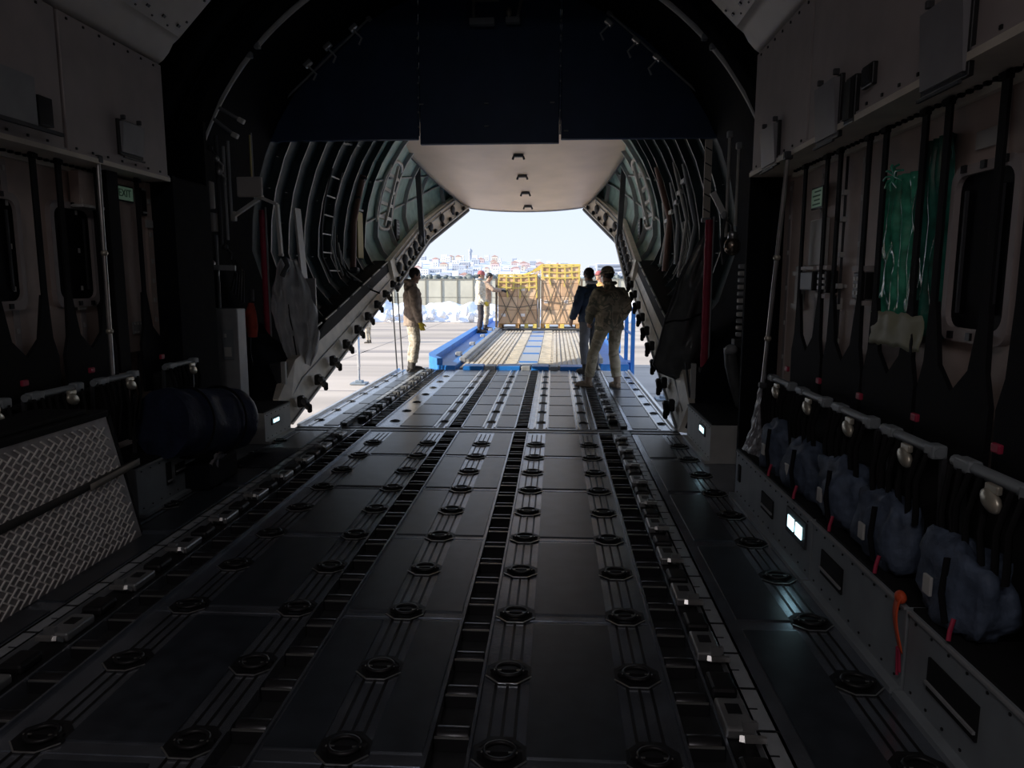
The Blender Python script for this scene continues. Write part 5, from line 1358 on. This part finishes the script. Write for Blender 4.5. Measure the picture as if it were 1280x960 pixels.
    for s in 'LR':
        sh, el, wr = G['sh'+s], G['el'+s], G['wr'+s]
        m.tube([lerp(ch+V((0, 0, .07)), sh+V((0, 0, -.02)), .45), sh+V((0, 0, -.022)), lerp(sh, el, .5), el, lerp(el, wr, .5), lerp(el, wr, .93)], [.068*bl, .076*bl, .074*bl, .067*bl, .061*bl, .050*bl], 14)
    if hood:
        m.tube([G['neck']+V((-.10, .03, .03)), G['neck']+V((-.095, -.055, .04)), G['neck']+V((0, -.085, .05)), G['neck']+V((.095, -.055, .04)), G['neck']+V((.10, .03, .03))], [.040, .055, .062, .055, .040], 12)
        m.ell(G['neck']+V((0, -.10, -.03)), (.10, .05, .10), 14, 9)
    link(fuse(m, vox, .014, seed), 'jacket', jacket, t)
    if collar:
        m = MB(); m.tube([G['neck']+V((.075*math.cos(a), .08*math.sin(a)-.01, .045)) for a in [2*PI*k/16 for k in range(17)]], .030, 8); link(fuse(m, .008), 'collar', collar, t)
    if vest:
        m = MB(); m.tube([lerp(hem, G['waist'], .7), G['waist'], ch, G['neck']+V((0, 0, -.06))], [(.215*bl, .165*bl), (.21*bl, .163*bl), (.225*bl, .165*bl), (.15, .12)], 18, up=(0, 1, 0)); link(fuse(m, vox, .006, seed+5), 'vest', vest, t)
    # ---- gloves (five fingers)
    if glove:
        for s in 'LR':
            sg = -1 if s == 'L' else 1; el, wr = G['el'+s], G['wr'+s]; fd = (wr-el).normalized(); pn = V(G.get('palm'+s, V((-sg, .25, 0))))
            ts = -1 if fd.cross(pn-fd*pn.dot(fd)).y < 0 else 1
            m = MB(); hand(m, wr, fd, pn, ts, G['curl'], 1.16); m.tube([wr-fd*.06, wr+fd*.01], [.044, .036], 10); link(fuse(m, .0055, smooth=1), 'glove', glove, t)
    # ---- hair or cap
    m = MB()
    if cap:
        m.ell(H(0, -.008, .070), (.086, .104, .070), 18, 10, HR_); m.tube([H(.088*math.cos(a), -.006+.103*math.sin(a), .035) for a in [2*PI*k/20 for k in range(21)]], .016, 8)
        if cap[1]: m.ell(H(0, .105, .035), (.060, .045, .009), 12, 6, HR_)
        link(fuse(m, .007), 'cap', cap[0], t); m = MB()
        m.ell(H(0, -.040, .005), (.080, .070, .060), 14, 9, HR_); link(fuse(m, .008), 'hair', hair, t)
    else:
        m.ell(H(0, -.020, .060), (.086, .098, .080), 18, 12, HR_); m.ell(H(0, -.045, .015), (.084, .066, .070), 14, 9, HR_)
        for s in (-1, 1): m.ell(H(s*.072, .012, .030), (.014, .030, .040), 8, 6, HR_)
        link(fuse(m, .007, .004, seed+2, 1, 40), 'hair', hair, t)
    return t

# soldier on the left rear corner of the ramp, in profile, looking at the cartons
person((-1.66, 12.30, .0), -PI/2+.35, 'person in brown hooded jacket and tan camouflage trousers standing at the ramp corner, left',
       dict(head=(0, .055, 1.63), htilt=-.30, neck=(0, .0, 1.48), wrL=(-.20, .10, .84), wrR=(.20, .10, .84), elL=(-.25, -.03, 1.12), elR=(.25, .0, 1.13), kneeL=(-.09, .02, .5), kneeR=(.09, .03, .5), curl=.6),
       M_BRN, CAMO_T, M_BOOTB, M_GLOVE, hood=True, bulk=1.08, seed=1, coat_len=.78)
# soldier on the right, seen from behind, weight on the right leg, left foot forward
person((1.56, 10.55, .0), .50, 'person in dark camouflage uniform seen from behind on the right of the ramp',
       dict(hipL=(-.10, .0, .92), hipR=(.10, 0, .92), kneeL=(-.19, .12, .51), ankL=(-.22, .20, .10), toeL=(-.30, .38, .03), kneeR=(.10, .02, .50), ankR=(.11, -.06, .10), toeR=(.14, .14, .03),
            head=(-.035, .03, 1.625), neck=(-.02, -.01, 1.475), hturn=.15, htilt=-.12, shL=(-.20, .02, 1.40), elL=(-.27, .08, 1.13), wrL=(-.20, .24, .95), elR=(.27, -.05, 1.14), wrR=(.20, .10, .96), curl=.8),
       CAMO_D, camo('olive_camo', [(0.287, 0.253, 0.172), (0.391, 0.333, 0.230), (0.506, 0.437, 0.322), (0.322, 0.287, 0.207), (0.598, 0.517, 0.391)], 5), M_BOOTT, None, cap=(CAMO_D, True), bulk=1.12, seed=3, collar=CAMO_D, coat_len=.84)
# man in the navy jacket in front of him
person((1.36, 12.25, .0), .55, 'person in navy jacket with dark hair seen from behind, next to the camouflaged one',
       dict(head=(-.01, .05, 1.63), htilt=-.15, hturn=-.1, wrL=(-.28, .12, .90), elL=(-.28, -.01, 1.13), elR=(.27, -.02, 1.13), wrR=(.22, .16, .95), curl=.5),
       M_NVJ, M_GTR, M_BOOTB, None, bulk=1.06, seed=5, collar=mat('pale_collar', (.5, .5, .52), .8), coat_len=.86)
# two men on the left walkway by the cartons
person((-1.36, 20.7, DZ+.02), -PI/2+.15, 'person in cream camouflage coat and dark trousers standing on the blue loader walkway',
       dict(head=(0, .03, 1.63), htilt=-.15, wrL=(-.17, .14, .87), wrR=(.17, .13, .88), curl=.6),
       CAMO_L, M_DTR, M_BOOTB, M_GLOVE, cap=(M_CAPR, False), bulk=1.04, vox=.012, seed=7, collar=mat('grey_scarf', (.34, .38, .42), .8), coat_len=.80)
person((-1.30, 21.9, DZ+.02), -PI/2+.05, 'person in light brown coat reaching one arm to the cartons, behind the cream coat',
       dict(head=(0, .10, 1.58), neck=(0, .04, 1.45), htilt=-.45, elR=(.24, .22, 1.22), wrR=(.10, .46, 1.20), elL=(-.24, .20, 1.20), wrL=(-.12, .44, 1.18), palmR=(0, .2, -1), palmL=(0, .2, -1), curl=.35),
       M_COATB, CAMO_T, M_BOOTB, M_GLOVEB, bulk=1.0, vox=.012, seed=9)
person((2.02, 20.6, DZ-.09), PI/2+.35, 'person in yellow vest and red cap at the right edge of the cartons, half hidden',
       dict(head=(0, .03, 1.68), htilt=-.05, elL=(-.24, .20, 1.26), wrL=(-.12, .44, 1.22), elR=(.25, .16, 1.22), wrR=(.14, .42, 1.18), palmR=(0, .2, -1), palmL=(0, .2, -1), curl=.35),
       M_SHIRT, M_DTR, M_BOOTB, M_GLOVEB, cap=(M_CAPR, True), vest=M_VESTY, vox=.012, seed=11, scale=1.03)
person((-9.0, 37.5, GZ), 1.2, 'distant person in tan camouflage on the apron, seen between the two ramp cables',
       dict(htilt=-.1), CAMO_T, CAMO_T, M_BOOTB, None, cap=(M_CAPD, True), vox=.016, seed=13)
person((5.55, 33.0, GZ), 2.0, 'distant person in green camouflage on the apron, behind the blue loader railing',
       dict(htilt=-.1), camo('green_camo', [(.12, .15, .09), (.18, .20, .12), (.24, .26, .17), (.14, .17, .10), (.30, .30, .22)], 8), CAMO_D, M_BOOTB, None, cap=(M_CAPD, True), vox=.016, seed=15)
SKY = 0.89; SUN = 5.2; HOLD = 15.0; AFT_FILL = 1.3; EXPO = 0.70
# ================================================================== light, sky, camera
w = bpy.data.worlds.new('sky'); scene.world = w; w.use_nodes = True
nt = w.node_tree; bg = nt.nodes['Background']
tc = nt.nodes.new('ShaderNodeTexCoord'); sp = nt.nodes.new('ShaderNodeSeparateXYZ'); rp = nt.nodes.new('ShaderNodeValToRGB')
nt.links.new(tc.outputs['Generated'], sp.inputs[0]); nt.links.new(sp.outputs['Z'], rp.inputs['Fac'])
e = rp.color_ramp.elements
e[0].position = 0.; e[0].color = (.62, .66, .75, 1)
e[1].position = .9; e[1].color = (.34, .50, .84, 1)
k = e.new(.12); k.color = (.57, .65, .78, 1)
nt.links.new(rp.outputs['Color'], bg.inputs['Color']); bg.inputs['Strength'].default_value = SKY
sd = bpy.data.lights.new('sun', 'SUN'); sd.energy = SUN; sd.angle = .009; sd.color = (1., .93, .82)
so = bpy.data.objects.new('sun', sd); COL.objects.link(so)
so.rotation_euler = V((2.53, .8, -1.)).to_track_quat('-Z', 'Y').to_euler(); so.location = (-30, -10, 30)
# dim hold lamps in the roof: two forward of the camera, an unseen one added aft to brighten the bay
for k, (y, en, cl, rx) in enumerate(((-3.4, HOLD, (1., .93, .94), 0), (-1.4, HOLD, (1., .93, .94), 0), (3.6, AFT_FILL, (.80, .90, 1.), 1.05))):
    ld = bpy.data.lights.new('hold_lamp', 'AREA'); ld.shape = 'RECTANGLE'; ld.size = 1.2; ld.size_y = .15; ld.energy = en; ld.color = cl
    lo = bpy.data.objects.new('hold_lamp', ld); COL.objects.link(lo); lo.location = (0, y, 4.15); lo.rotation_euler = (rx, 0, 0)
    t = thing('roof_lamp', (0, y, 4.15), 'long roof lamp of the hold, '+['at the front end, farthest aft of all'[:16], 'behind the camera', 'unseen, added to brighten the bay'][k], 'lamp', 'roof lamps')
    m = MB(); m.box((0, y, 4.215), (1.3, .25, .06), bev=.01); m.build('housing', M_GREY, t)
cd = bpy.data.cameras.new('camera'); cd.sensor_width = 36; cd.lens = 36*905/1280; cd.clip_end = 2000; cd.clip_start = .05
co = bpy.data.objects.new('camera', cd); COL.objects.link(co)
yv = V((694-640, 480-351, -905.)).normalized(); r = math.radians(.5)
zv = V((math.sin(r), math.cos(r), 0)); zv = (zv-yv*zv.dot(yv)).normalized(); xv = yv.cross(zv)
co.matrix_world = Matrix.Translation((.77, 0, 1.55)) @ Matrix((xv, yv, zv)).to_4x4()
scene.camera = co
vs = scene.view_settings; vs.view_transform = 'Standard'; vs.look = 'None'; vs.gamma = 1; vs.use_curve_mapping = False; vs.exposure = EXPO
cy = scene.cycles; cy.use_denoising = True; cy.max_bounces = 8; cy.diffuse_bounces = 5; cy.glossy_bounces = 4; cy.sample_clamp_indirect = 6
